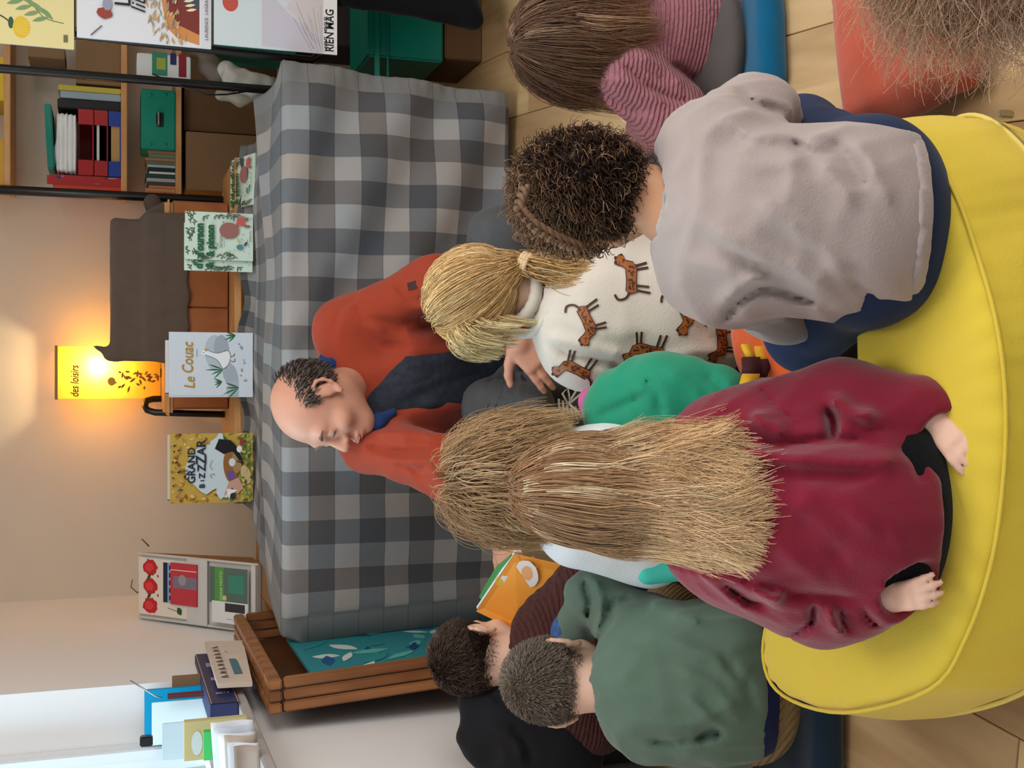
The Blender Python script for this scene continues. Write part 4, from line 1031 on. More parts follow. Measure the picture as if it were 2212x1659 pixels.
def hand_prims(w, d, n, L, side, curl=.5, spread=.12, thumb=.8):
    """w wrist, d finger direction, n palm normal, L hand length, side +1/-1 which side the thumb leaves"""
    w = np.asarray(w, float); d = unit(d); n = np.asarray(n, float); n = unit(n - d * (n @ d)); r = np.cross(d, n) * side
    o = [C(w, w + d * .12 * L, .15 * L, .17 * L, .03 * L)]
    o += [Bx(w + d * .30 * L, (.21 * L, .25 * L, .085 * L), np.stack([r, d, n], 1), .075 * L, .05 * L)]
    for i, (off, ln) in enumerate(((.155, .43), (.052, .49), (-.052, .46), (-.15, .36))):
        b = w + d * .50 * L + r * off * L; dd = unit(d + r * spread * (off / .15)); c_ = curl * (.8 + .15 * i)
        seg = ln * L * np.array([.46, .30, .24]); rad = np.array([.056, .052, .047, .040]) * L * (1.0 if L > .15 else 1.18)
        pts = [b - dd * .06 * L]; a = 0
        for j in range(3):
            a += c_ * (.5 if j == 0 else 1.0); pts.append(pts[-1] + seg[j] * (dd * math.cos(a) + n * math.sin(a)))
        o += chain(pts, rad, .012 * L)
    b = w + d * .14 * L + r * .14 * L; td = unit(d * .62 + r * thumb + n * .25)
    pts = [b, b + td * .18 * L, b + td * .32 * L + d * .03 * L, b + td * .40 * L + d * .10 * L]
    o += chain(pts, np.array([.085, .07, .058, .045]) * L, .03 * L)
    return o
M_hair = mat_attr('hair_strands', rough=.6, spec=.16, var=.05)
def scalp(c, R, rad, N_, rs, zmin=-.5, facecut=.45, low_back=-.75):
    """root points and normals on the head ellipsoid, leaving the face free"""
    out = []
    while len(out) < N_:
        v = rs.normal(size=3); v /= np.linalg.norm(v)
        x, y, z = v
        if z < low_back or (y > .1 and z < zmin + (y) * 1.0) or (y > facecut and z < .62) or (y > -.05 and z < -.1): continue
        out.append(v)
    nv = np.array(out); return c + (nv * rad) @ R.T, nv @ R.T
def cap_push(P, prims, rad, n=3):
    sh = P.shape; Q = P.reshape(-1, 3)
    for _ in range(n):
        for p in prims:
            ab = p[2] - p[1]; t_ = np.clip(((Q - p[1]) @ ab) / (ab @ ab), 0, 1)[:, None]; cp = p[1] + t_ * ab
            rr = p[3] + t_ * (p[4] - p[3]) + rad; w = Q - cp; L_ = np.linalg.norm(w, axis=1, keepdims=True) + 1e-9
            Q = np.where(L_ < rr, Q + np.array([0, -1.0, .10]) * (rr - L_) * 1.1, Q)
    return Q.reshape(sh)
def grow(P0, D0, nstep, L, grav, stiff, colliders, rs, wave=0.0, wfreq=6, lift=0.0, gdir=(0, 0, -1), jitter=.04):
    N_ = len(P0); L = np.broadcast_to(np.asarray(L, float), (N_,)); st = (L / nstep)[:, None]
    P = P0.copy(); D = D0.copy(); S = [P]; g = np.asarray(gdir, float); ph = rs.uniform(0, 6.28, (N_, 1)); off = rs.uniform(0, 1, N_)[:, None]
    side = np.cross(D0, g); side /= np.linalg.norm(side, axis=1, keepdims=True) + 1e-6
    for i in range(nstep):
        t = i / nstep
        D = D * stiff + g * grav * (.35 + t) + rs.normal(0, jitter, (N_, 3)) + side * wave * np.sin(ph + wfreq * t)
        D /= np.linalg.norm(D, axis=1, keepdims=True) + 1e-9
        P = P + D * st
        for cl_ in colliders:
            if isinstance(cl_[0], str):
                for p in cl_[1]:
                    if p[0] != 'c': continue
                    ab = p[2] - p[1]; tq_ = np.clip(((P - p[1]) @ ab) / (ab @ ab), 0, 1)[:, None]; cp = p[1] + tq_ * ab
                    rr = p[3] + tq_ * (p[4] - p[3]) + cl_[2] + lift * off * .6; w = P - cp; L_ = np.linalg.norm(w, axis=1, keepdims=True) + 1e-9
                    P = np.where(L_ < rr, P + np.array([0, -1.0, .12]) * (rr - L_) * 1.15, P)
                continue
            c, r, R = cl_
            q = (P - c) if R is None else (P - c) @ R
            rr = r + lift * off
            k = np.sqrt(((q / rr) ** 2).sum(-1, keepdims=True)); m = k < 1
            q2 = np.where(m, q / np.maximum(k, 1e-4), q); P = c + (q2 if R is None else q2 @ R.T)
        nd = P - S[-1]; D = nd / (np.linalg.norm(nd, axis=1, keepdims=True) + 1e-9)
        S.append(P)
    return np.stack(S, 1)

# ------------------------------------------------------------------ yellow pouf
def outline(pts, n=120):
    pts = [np.array(p) for p in pts]; m = len(pts); q = []
    for i in range(m):
        p0, p1, p2, p3 = pts[i - 1], pts[i], pts[(i + 1) % m], pts[(i + 2) % m]
        for t in np.linspace(0, 1, n // m, endpoint=False):
            q.append(.5 * ((2 * p1) + (-p0 + p2) * t + (2 * p0 - 5 * p1 + 4 * p2 - p3) * t * t + (-p0 + 3 * p1 - 3 * p2 + p3) * t ** 3))
    return np.array(q)
PH = .24
po = outline([(-.447, 1.476), (-.432, 1.33), (-.36, 1.16), (-.284, 1.096), (-.189, 1.055), (-.086, 1.037), (.0, 1.037), (.075, 1.052), (.15, 1.082), (.225, 1.12), (.29, 1.178), (.325, 1.235), (.318, 1.282), (.25, 1.295), (.05, 1.286), (-.08, 1.31), (-.22, 1.41), (-.33, 1.505), (-.41, 1.528)], 190)
pc_ = np.array([-.05, 1.25])
M_yel = mat('mustard_yellow_canvas', (222, 194, 62), rough=.75, var=.05, vscale=10, bump=.3, bscale=380, sheen=.2, spec=.2)
pf = thing('pouf', 'large mustard yellow floor pouf in the foreground under two children', 'pouf', (pc_[0], pc_[1], 0))
prof = [(0.0, PH + .012, 0), (.55, PH + .010, 0), (.9, PH + .004, 0), (.985, PH - .004, 0), (1.0, PH - .012, .2), (1.012, PH - .03, .8), (1.035, PH * .62, 1), (1.04, PH * .5, 1), (1.035, PH * .35, 1), (1.01, .03, 1), (.96, .002, .6), (.5, .0, 0)]
V_ = []; n = len(po)
nn = []
for i in range(n):
    t_ = po[(i + 1) % n] - po[i - 1]; t_ = t_ / np.linalg.norm(t_); nn.append((t_[1], -t_[0]))
nn = np.array(nn)
if ((po - pc_) * nn).sum() < 0: nn = -nn
for (k, z, wr) in prof:
    for i in range(n):
        if k <= .97: q = pc_ + (po[i] - pc_) * k
        else: q = po[i] + nn[i] * ((k - 1) * .5 + .0022 * wr * math.sin(i * 1.9 + z * 30) * (.5 + .5 * math.sin(i * .31)) + .004 * wr * math.sin(i * .41 + 2 + z * 14) * math.sin(i * .13))
        V_.append((q[0], q[1], z + (.002 * math.sin(i * 1.3) if k >= .98 and z > .15 else 0)))
F_ = []
for j in range(len(prof) - 1):
    for i in range(n): F_.append((j * n + i, (j + 1) * n + i, (j + 1) * n + (i + 1) % n, j * n + (i + 1) % n))
me_ = me_pd('cover', V_, [f[::-1] for f in F_] + [tuple(range(n))][:0], True)
cvr = link('cover', me_, M_yel, pf)
sm_ = cvr.modifiers.new('s', 'SUBSURF'); sm_.levels = 1; sm_.render_levels = 1
def rim_path(k, z): return [np.array([*(po[i] + nn[i] * k), z]) for i in range(0, n, 2)]
MB().tube(rim_path(.0035, PH - .010), .0028, 6, closed=True).build('seam_piping', M_yel, pf, True)
MB().tube(rim_path(.0195, PH * .43), .0035, 6, closed=True).build('zip_tape', mat('pale_yellow_zip', (226, 206, 110), .6, .05), pf, True)
MB().tube(rim_path(.0200, PH * .43 - .007), .0022, 6, closed=True).build('zip_teeth', mat('brown_zip_teeth', (150, 130, 70), .6, .05), pf, True)
zi = int(np.argmin(np.linalg.norm(po - np.array([.30, 1.2]), axis=1)))
MB().box((*(po[zi] + nn[zi] * .036), PH * .43), (.005, .004, .011), None, .002).build('zip_pull', mat('zip_pull_metal', (170, 160, 140), .35, metal=.8), pf)

# ------------------------------------------------------------------ cushions on the floor
def cushion(name, c, h, rz, col, label, rd=.03, amp=.004, seed=1, extra=None):
    R = np.array(Matrix.Rotation(rz, 3, 'Z'))
    pr = [Bx((c[0], c[1], h[2] + .001), h, R, min(rd, h[2] * .95))] + (extra or [])
    o = blob(name, pr, .007, fabric('cushion_%d_%d_%d' % tuple(col), col, sheen=.3), None, .03, wob(amp, 30, seed)); return tag(o, label, 'cushion')
q = G(1990, 70, .04); cushion('floor_cushion', (q[0] + .03, q[1] + .03), (.15, .135, .045), .15, (178, 78, 54), 'coral orange floor cushion at the right foreground edge', .045, .006, 2)
q = G(1640, 40, .03); cushion('floor_cushion', (q[0] + .03, q[1] + .12), (.19, .17, .026), .1, (0, 84, 120), 'flat blue cushion under the girl in the mauve knit', .024)
q = G(1745, 1590, .03); cushion('floor_cushion', (q[0] - .02, q[1] + .09), (.17, .17, .03), -.05, (22, 40, 56), 'dark navy cushion under the boy in green', .028)
q = G(1440, 1265, .03); cushion('floor_cushion', (q[0] - .06, q[1] + .1), (.13, .13, .026), .2, (0, 84, 126), 'petrol blue cushion under the boy in brown knit', .024)
q = G(1700, 770, .04); cushion('floor_cushion', (q[0], q[1] + .02), (.12, .09, .045), .5, (214, 92, 36), 'bright orange cushion on the floor in the middle of the circle', .044, .006, 4)

# ------------------------------------------------------------------ the man reading
P1 = thing('person', 'man in rust orange cardigan sitting cross legged reading to the children', 'person', (.05, 3.0, 0))
HR = np.array([[-.436, -.890, -.136], [.900, -.432, -.058], [-.006, -.147, .989]]); Hc = V3(-.0538, 2.860, .6643)
hp, HP = head_prims(Hc, HR)
shL, shR = K(748, 715, 2.99), K(800, 950, 2.90)
nk = K(770, 815, 2.98)
elL, elR = K(945, 610, 2.86), K(955, 1010, 2.72)
wrL, wrR = K(1108, 728, 2.62), K(1085, 1150, 2.50)
pel = V3(.06, 3.09, .13); chest = (shL + shR) / 2 + V3(.0, .05, -.13)
kneeL, kneeR = K(1080, 515, 2.80), K(1110, 1010, 2.62)
ankL = K(1195, 815, 2.80); ankL[2] = max(ankL[2], .07)
body = hp + [C(HP(0, -.025, -.05), nk + V3(0, .03, -.02), .056, .060, .03), C(nk + V3(0, .03, -.03), chest, .065, .10, .05), C(chest, pel, .10, .11), C(shL, elL, .045, .038), C(shR, elR, .045, .038), C(elL, wrL, .036, .026), C(elR, wrR, .036, .026)]
body += [C(nk + V3(0, .03, -.03), shL, .05, .045), C(nk + V3(0, .03, -.03), shR, .05, .045)]
hdL = unit(K(1175, 800, 2.60) - wrL)
body += hand_prims(wrL, hdL, V3(.0, .95, -.3), .175, -1, .30, .10, .95)
hdR = unit(K(1112, 1235, 2.44) - wrR)
body += hand_prims(wrR, hdR, V3(.1, .5, -.9), .18, -1, .35, .1, .7)
blob('body', body, .0042, SK_A, P1, .02)
# face details
for sg in (-1, 1):
    ec = HP(sg * .033, .0835, -.003)
    blob('eyelid_line', [C(HP(sg * .022, .0945, -.0075), HP(sg * .044, .0905, -.0085), .0016)], .0016, mat('dark_lash', (58, 38, 32), .7), P1)
    blob('eyebrow', [C(HP(sg * .018, .0965, .0215), HP(sg * .034, .0975, .027), .0036, .0036), C(HP(sg * .034, .0975, .027), HP(sg * .052, .086, .0225), .0034, .002)], .002, mat('grey_brow', (120, 92, 78), .8), P1, .004)
blob('lips', [C(HP(-.018, .1035, -.0705), HP(0, .1075, -.0685), .0028, .0035), C(HP(.018, .1035, -.0705), HP(0, .1075, -.0685), .0028, .0035), C(HP(-.014, .099, -.0785), HP(.014, .099, -.0785), .0035)], .002, mat('lip_rose', (188, 112, 104), .5), P1, .004)
# horseshoe of short dark grey hair, bald on top
rs = np.random.RandomState(5)
roots = []; nr = []
while len(roots) < 2600:
    v = rs.normal(size=3); v /= np.linalg.norm(v); x, y, z = v
    lim = .40 + .30 * max(0, -y)
    if z > lim + rs.normal(0, .07) or z < -.62 or y > .42 - .25 * max(0, -z) or (y > -.02 and z < -.05) : continue
    if y > .15 and z > .42: continue
    roots.append(Hc + HR @ (np.array([0, -.012, .028]) + v * np.array([.079, .101, .091]))); nr.append(HR @ v)
roots = np.array(roots); nr = np.array(nr)
dn = HR @ np.array([0, -.75, -.65]); D0 = dn - nr * (nr @ dn)[:, None]; D0 /= np.linalg.norm(D0, axis=1, keepdims=True); D0 = D0 + nr * .10 + rs.normal(0, .16, nr.shape)
D0 /= np.linalg.norm(D0, axis=1, keepdims=True)
S = grow(roots - nr * .002, D0, 4, rs.uniform(.012, .022, len(roots)), .2, 1, [(Hc + HR @ np.array([0, -.012, .028]), np.array([.0795, .1015, .0915]), HR)], rs, lift=.006)
c_ = hair_cols(len(S), 5, (62, 52, 48), (86, 74, 68), .35, 1, .25, (170, 160, 152))
v, f, cc = strands_mesh(S, .0011, .0006, c_)
hair_obj('hair', [(v, f, cc)], M_hair, P1)
# clothes
M_shirt = mat('navy_speckled_shirt', (36, 42, 54), .8, .5, 60, bump=.2, sheen=.1)
M_card1 = fabric('rust_knit_cardigan', (160, 66, 46), var=.05, sheen=.15)
blob('shirt', [C(nk + V3(0, .035, -.07), chest, .085, .135, .05), C(chest, pel + V3(0, 0, .05), .135, .15, .05), C(shL + V3(-.02, .01, -.03), shR + V3(.02, .01, -.03), .06, .06, .05)] + [C(nk + V3(-.02, -.04, -.045), nk + V3(.04, .0, -.035), .014, .016, .02)], .007, M_shirt, P1, .04, addf(wob(.003, 40, 1), pfolds([([(850, 790), (940, 780), (1040, 760)], .008, 12), ([(870, 870), (960, 830), (1050, 800)], -.008, 12), ([(900, 880), (980, 870), (1050, 850)], .007, 12), ([(830, 840), (900, 830), (960, 800)], -.005, 4)])))
crd = [C(nk + V3(0.01, .05, -.07), chest + V3(0, .012, 0), .095, .152, .05), C(chest + V3(0, .012, 0), pel + V3(0, .02, .06), .152, .165, .05), C(shL, shR, .068, .068, .05),
       C(shL, elL, .076, .064, .05), C(elL, wrL, .062, .038, .04), C(shR, elR, .074, .062, .05), C(elR, wrR, .06, .038, .04)]
front = [sub(C(K(790, 862, 2.80), K(930, 815, 2.78), .085, .10, .015)), sub(C(K(930, 815, 2.78), K(1080, 800, 2.80), .10, .135, .015)), sub(C(K(720, 840, 2.84), K(790, 862, 2.80), .075, .085, .02))]
crd += front + [sub(C(wrL + unit(wrL - elL) * .04, wrL + unit(wrL - elL) * .10, .05, .05, .004)), sub(C(wrR + unit(wrR - elR) * .04, wrR + unit(wrR - elR) * .10, .05, .05, .004))]
fl_ = [([(765, 640), (790, 690), (870, 700), (960, 660)], -.010, 10), ([(775, 660), (830, 730), (920, 735), (985, 700)], .009, 14), ([(760, 700), (830, 760), (900, 770)], -.007, 12), ([(850, 610), (890, 650), (940, 650)], -.010, 8), ([(880, 600), (930, 630), (960, 640)], .008, 10), ([(720, 720), (735, 665), (775, 640)], -.005, 4),
       ([(790, 960), (850, 975), (950, 975)], -.012, 9), ([(800, 985), (880, 1000), (960, 990)], .009, 10), ([(850, 1000), (900, 1015), (950, 1000)], -.010, 7), ([(800, 935), (900, 935), (1030, 945)], .010, 9), ([(920, 1000), (940, 1020), (950, 1040)], .009, 7), ([(890, 1020), (930, 1035), (945, 1050)], -.008, 6)]
cdg = blob('cardigan', crd, .0065, M_card1, P1, .03, addf(pfolds(fl_, 3.02), wob(.002, 40, 4), crumple(.006, 20, (1, 1, .6), 2)))
bvc = BVHTree.FromPolygons([v.co for v in cdg.data.vertices], [p.vertices for p in cdg.data.polygons])
def _tagpt(px, py):
    r = unit(_dir(px, py)); h = bvc.ray_cast(Vector((0, 0, HC)), Vector(r)); return np.array(h[0]) - r * .002 if h[0] else K(px, py, 2.8)
MB().quad(_tagpt(882, 628), _tagpt(902, 622), _tagpt(897, 606), _tagpt(879, 612), .0015).build('sleeve_tag', mat('sleeve_tag_brown', (66, 40, 36), .7), cdg)
for pr_ in ([C(K(703, 776, 2.97), K(722, 786, 2.93), .018, .015), C(K(722, 786, 2.93), K(800, 795, 2.895), .014, .009)], [C(K(796, 925, 2.87), K(815, 912, 2.84), .022, .018), C(K(815, 912, 2.84), K(850, 890, 2.85), .018, .010)]):
    blob('collar', pr_, .005, fabric('blue_collar_lining', (38, 62, 112)), P1, .02)
M_jean = fabric('charcoal_jeans', (84, 86, 88), var=.12, sheen=.1)
lj = [El(pel, (.17, .15, .12)), C(pel + V3(.08, -.04, .0), kneeL, .095, .072, .06), C(kneeL, ankL, .070, .052, .04), C(pel + V3(-.08, -.04, 0), kneeR, .095, .075, .06), C(kneeR, K(1170, 900, 2.86), .068, .05, .04), C(K(1040, 870, 2.92), K(1150, 880, 2.72), .06, .055, .04)]
wr = []
for i in range(8): wr.append(([(1000 + 11 * i, 925 - 3 * i), (1035 + 9 * i, 870 - 6 * i), (1075 + 8 * i, 800 - 9 * i)], .008 if i % 2 else -.008, 6))
wr += [([(1090, 800), (1140, 810), (1190, 850)], .006, 10), ([(1120, 880), (1125, 820), (1115, 770)], .006, 6)]
blob('trousers', lj, .0065, M_jean, P1, .04, addf(pfolds(wr, 2.95), wob(.003, 40, 6), crumple(.005, 25, (.6, 1, 1), 2)))
shb = K(1232, 868, 2.80); shb[2] = .045
sh = blob('shoe', [C(shb + V3(.035, .05, .01), shb + V3(-.06, -.01, .0), .048, .04), C(shb + V3(.05, .05, .0), shb + V3(.05, .05, .06), .042, .046), Bx(shb + V3(-.015, .01, -.038), (.085, .045, .01), np.array(Matrix.Rotation(.4, 3, 'Z')), .008)], .005, fabric('grey_canvas_shoe', (74, 70, 64)), P1, .03)
M_lace = mat('shoe_lace', (196, 190, 178), .8)
for i in range(5):
    a, b = K(1207 + 9 * i, 862 + 4 * i, 2.70), K(1213 + 9 * i, 893 + 4 * i, 2.70)
    a[2] += .0; MB().tube([a, (a + b) / 2 + V3(0, -.008, .006), b], .0032, 6).build('lace', M_lace, sh, True)
for pts in ([(1228, 872), (1246, 842), (1262, 830), (1262, 845), (1230, 872)], [(1228, 872), (1250, 890), (1256, 905)], [(1228, 874), (1215, 850), (1226, 838), (1232, 868)]):
    MB().tube([K(p[0], p[1], 2.685) for p in pts], .003, 6).build('lace', M_lace, sh, True)
blob('sock', [C(ankL, shb + V3(.045, .05, .05), .05, .044)], .006, fabric('blue_grey_sock', (64, 74, 88)), P1)

# open picture book in the man's hand
bk = thing('picture_book', 'open orange picture book held in the hand of the man', 'book', tuple(K(1130, 1270, 2.46)))
A_, B_, C_, D_ = K(1112, 1196, 2.36), K(1240, 1225, 2.28), K(1120, 1362, 2.42), K(1030, 1318, 2.52)
mo = mat('orange_page', (232, 152, 52), .6, .04)
MB().quad(A_, B_, C_, D_, .004).build('page', mo, bk)
MB().quad(A_ + V3(.0, .012, -.004), D_ + V3(0, .012, -.004), D_ + V3(.0, .012, -.02), A_ + V3(0, .012, -.02), .006).build('page_block', M_white, bk)
MB().quad(K(1075, 1225, 2.47), K(1108, 1198, 2.38), K(1046, 1300, 2.53), K(1038, 1290, 2.54), .004).build('cover', mat('green_cover', (70, 150, 84), .5), bk)
xd, yd = unit(A_ - D_), unit((D_ + A_) / 2 - (B_ + C_) / 2)
o_ = (A_ + B_ + C_ + D_) / 4
ar = Art(.3, .3)
ar.ell(.135, .14, .036, .028, (224, 218, 216), .3, wob_=.03); ar.ell(.137, .14, .020, .014, (226, 164, 112), .2, wob_=.05); ar.ell(.075, .165, .016, .02, (222, 214, 212), .3, wob_=.08); ar.ell(.06, .18, .012, .01, (214, 176, 60), 0, wob_=.2); ar.ell(.10, .14, .02, .016, (214, 206, 200), .4, wob_=.1)
for i in range(14): ar.stroke([(RU(.09, .21), RU(.12, .19)), (RU(.09, .21), RU(.12, .19))][:1] * 1 + [(RU(.1, .2), RU(.12, .19))], .0016, (214, 130, 60)) if False else None
for i in range(8):
    x, y = RU(.1, .2), RU(.125, .18); ar.stroke([(x, y), (x + .006, y + .008)], .002, (206, 120, 60))
nrm = unit(np.cross(xd, yd)); sgn = 1 if nrm @ (V3(0, 0, HC) - o_) > 0 else -1
if sgn < 0: xd = -xd
ar.build('page_print', o_ - unit(xd) * .15 - unit(yd) * .15 + unit(np.cross(xd, yd)) * .003, xd, yd, bk, .6, False)

# ------------------------------------------------------------------ girl with curly hair in pale sweatshirt (on the pouf)
P3 = thing('person', 'child with dark curly hair in pale mauve grey sweatshirt sitting on the pouf', 'person', (.19, 1.2, PH))
h3 = K(1283, 425, 1.385); R3 = rot_axes((-.25, .90, -.30), (-.05, .30, 1)); hp3, HP3 = head_prims(h3, R3, .74, True)
sL, sR = K(1545, 590, 1.285), K(1540, 320, 1.285); eL, eR = K(1690, 648, 1.36), K(1630, 245, 1.36); wL, wR = K(1770, 560, 1.50), K(1700, 320, 1.46)
pv = K(1850, 480, 1.20)
bd3 = hp3 + [C(HP3(0, -.03, -.05), K(1490, 465, 1.295), .040, .044, .03), C(K(1490, 465, 1.295), pv, .05, .07), C(sL, eL, .03, .026), C(eL, wL, .026, .02), C(sR, eR, .03, .026), C(eR, wR, .026, .02)]
bd3 += hand_prims(wL, unit(V3(.2, .5, -.3)), V3(0, .2, -1), .10, -1, .4) + hand_prims(wR, unit(V3(-.3, .5, -.3)), V3(0, .2, -1), .10, 1, .4)
blob('body', bd3, .005, SK_C, P3)
M_s3 = fabric('pale_mauve_fleece', (164, 149, 143), var=.05, sheen=.4)
t3 = [C(K(1522, 455, 1.295), K(1610, 470, 1.262), .058, .092, .05), C(K(1600, 470, 1.265), K(1740, 480, 1.225), .094, .098, .05), C(K(1740, 480, 1.225), K(1855, 478, 1.195), .100, .114, .05),
      C(K(1540, 370, 1.288), K(1540, 560, 1.288), .054, .054, .05), C(sL, eL, .056, .048, .04), C(eL, wL, .047, .034, .04), C(sR, eR, .056, .043, .04), C(eR, wR, .042, .03, .04)]
t3 += [DISP, hem_cut(K(2003, 480, 1.095), V3(0, -.42, -.9), .15, .16), sub(C(K(1472, 448, 1.30), K(1420, 440, 1.34), .052, .06, .006))]
f3 = [([(1560, 700), (1590, 655), (1640, 620), (1690, 630), (1800, 665)], -.016, 11), ([(1550, 660), (1600, 620), (1660, 590)], .012, 16), ([(1480, 560), (1580, 590), (1640, 600)], .008, 22), ([(1520, 480), (1620, 540), (1720, 580), (1810, 640)], .010, 20), ([(1540, 520), (1640, 580), (1720, 620)], -.007, 16), ([(1620, 430), (1700, 470), (1790, 540), (1830, 620)], .008, 22), ([(1660, 420), (1760, 480), (1840, 560)], -.006, 16),
      ([(1790, 300), (1830, 340), (1880, 420)], -.010, 14), ([(1840, 300), (1880, 350), (1930, 450)], .009, 16), ([(1760, 320), (1800, 380), (1850, 450)], .009, 16), ([(1700, 300), (1750, 335), (1800, 330)], -.012, 12), ([(1560, 250), (1620, 290), (1690, 300)], .009, 12), ([(1590, 190), (1640, 230), (1690, 240)], -.009, 9), ([(1540, 330), (1640, 360), (1740, 340)], .006, 20), ([(1830, 600), (1880, 640), (1870, 670)], -.008, 10)]
blob('sweatshirt', t3, .0055, M_s3, P3, .03, addf(pfolds(f3), wob(.0022, 30, 2), crumple(.007, 17, (1, 1, .55), 1), crumple(.003, 40, (1, 1, .6), 4)))
hn = unit(V3(0, -.42, -.9)); h0 = K(2003, 480, 1.095)
blob('hem_band', inflate(t3[:3], .006) + [Cut(hn, h0 + hn * .003), Cut(-hn, h0 - hn * .015)], .0055, M_s3, P3, .03)
bnd = [K(1474, 452, 1.297) + (math.cos(a) * V3(.056, 0, 0) + math.sin(a) * V3(0, .050, .022)) for a in np.linspace(0, 2 * math.pi, 28, endpoint=False)]
MB().tube([b - V3(0, .0, .008) for b in bnd], .006, 8, closed=True).build('neck_band', M_s3, P3, True)
M_nav = fabric('navy_leggings', (32, 46, 76), sheen=.1)
kR3, kL3 = K(1735, 290, 1.46), K(1742, 715, 1.44)
blob('trousers', [El(K(1876, 480, 1.195), (.118, .100, .080)), C(K(1880, 410, 1.2), kR3, .075, .05, .05), C(K(1880, 550, 1.2), kL3, .075, .055, .05), C(kR3, V3(kR3[0] + .02, 1.6, .06), .05, .038, .03), C(kL3, V3(kL3[0] - .03, 1.55, .07), .053, .04, .03)], .0065, M_nav, P3, .04, wob(.002, 30, 3))
rs = np.random.RandomState(11)
Rd = np.array([.057, .080, .074])
hc3 = h3 + R3 @ np.array([0, -.010, .018])
roots, nv = scalp(hc3, R3, Rd, 1500, rs, zmin=-.35)
M_ = 18; tt = np.linspace(0, 1, M_)
def curls(roots, nv, out, along, amp, turns, rs, dwn=(0, -.3, -1)):
    N_ = len(roots); U_ = lambda a: rs.uniform(a[0], a[1], (N_, 1))
    dw = np.array(dwn); tg = dw - nv * (nv @ dw)[:, None] + rs.normal(0, .35, nv.shape); tg -= nv * (tg * nv).sum(1, keepdims=True); tg /= np.linalg.norm(tg, axis=1, keepdims=True) + 1e-6; sd = np.cross(nv, tg)
    ph = rs.uniform(0, 6.28, (N_, 1)); fr = U_(turns); am = U_(amp) * np.minimum(1, tt[None] * 4)
    return (roots - nv * .003)[:, None] + nv[:, None] * (U_(out) * tt[None] ** .6)[:, :, None] + tg[:, None] * (tt[None] * U_(along))[:, :, None] + sd[:, None] * (am * np.cos(ph + fr * 6.28 * tt))[:, :, None] + nv[:, None] * (am * np.sin(ph + fr * 6.28 * tt))[:, :, None]
roots, nv = scalp(hc3, R3, Rd + .004, 3000, rs, zmin=-.35)
S = curls(roots, nv, (.006, .020), (.015, .04), (.0025, .0055), (1.5, 3.0), rs)
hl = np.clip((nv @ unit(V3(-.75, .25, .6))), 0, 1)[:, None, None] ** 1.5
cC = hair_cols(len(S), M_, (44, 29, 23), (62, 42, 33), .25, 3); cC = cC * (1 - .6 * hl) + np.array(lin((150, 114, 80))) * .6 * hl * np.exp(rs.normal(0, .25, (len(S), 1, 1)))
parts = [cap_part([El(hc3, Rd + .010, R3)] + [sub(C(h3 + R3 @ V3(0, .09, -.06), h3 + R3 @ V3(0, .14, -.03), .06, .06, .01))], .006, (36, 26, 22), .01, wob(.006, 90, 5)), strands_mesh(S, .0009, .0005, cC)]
N2 = 500; r2, n2 = scalp(hc3, R3, Rd + .016, N2, rs, zmin=-.2)
S2 = curls(r2, n2, (.004, .016), (.005, .03), (.003, .008), (.8, 1.8), rs)
parts.append(strands_mesh(S2, .0005, .0003, hair_cols(N2, M_, (92, 68, 52), (150, 116, 86), .3, 4)))
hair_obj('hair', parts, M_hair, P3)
pl_pts = [K(1130, 410, 1.335), K(1115, 455, 1.33), K(1150, 492, 1.325), K(1195, 518, 1.325), K(1245, 538, 1.335)]
pb = MB()
for k in range(3):
    pts = []
    for i, u in enumerate(np.linspace(0, 1, 40)):
        x = u * 4; j = min(int(x), 3); q = pl_pts[j] * (1 - (x - j)) + pl_pts[j + 1] * (x - j)
        a = u * 26 + k * 2.094; pts.append(q + V3(math.sin(a) * .006, -.008 + math.sin(2 * a) * .003, math.cos(a) * .004))
    pb.tube(pts, .0034, 7)
pb.build('plait', mat('plait_hair', (112, 82, 58), .6, .4, 160), P3, True)

# ------------------------------------------------------------------ girl with long blond hair in maroon (on the pouf)
P5 = thing('person', 'child with long blond hair in maroon sweatshirt sitting on the yellow pouf', 'person', (-.14, 1.2, PH))
h5 = K(1272, 1058, 1.415); R5 = rot_axes((-.05, .95, -.30), (0, .3, 1)); hp5, HP5 = head_prims(h5, R5, .76, True)
sL, sR = K(1588, 1195, 1.30), K(1592, 955, 1.30); eL, eR = K(1780, 1290, 1.24), K(1830, 884, 1.21); wL, wR = K(1905, 1292, 1.145), K(2018, 908, 1.125)
bd5 = hp5 + [C(HP5(0, -.03, -.05), K(1510, 1070, 1.305), .040, .044, .03), C(K(1510, 1070, 1.305), K(1850, 1100, 1.21), .05, .08), C(sL, eL, .03, .026), C(eL, wL, .026, .02), C(sR, eR, .03, .026), C(eR, wR, .026, .019)]
dl = unit(K(1985, 1285, 1.095) - wL); bd5 += hand_prims(wL, dl, V3(.3, .3, -.9), .085, 1, .35, .15)
dr = unit(K(2050, 945, 1.10) - wR); bd5 += hand_prims(wR, dr, V3(-.2, .4, -.9), .085, -1, .4, .15)
blob('body', bd5, .0036, SK_B, P5)
M_s5 = fabric('maroon_fleece', (126, 28, 48), var=.06, sheen=.3)
t5 = [C(K(1515, 1070, 1.31), K(1640, 1075, 1.27), .066, .108, .05), C(K(1640, 1075, 1.27), K(1780, 1090, 1.235), .110, .122, .05), C(K(1780, 1090, 1.235), K(1880, 1100, 1.20), .122, .118, .05), C(K(1572, 985, 1.30), K(1572, 1165, 1.30), .056, .056, .05)]
s5 = [C(sL, eL, .056, .054, .04), C(eL, wL, .053, .030, .04), C(sR, eR, .056, .052, .04), C(eR, K(1978, 882, 1.15), .050, .040, .035), C(K(1978, 882, 1.15), wR, .030, .028, .012)]
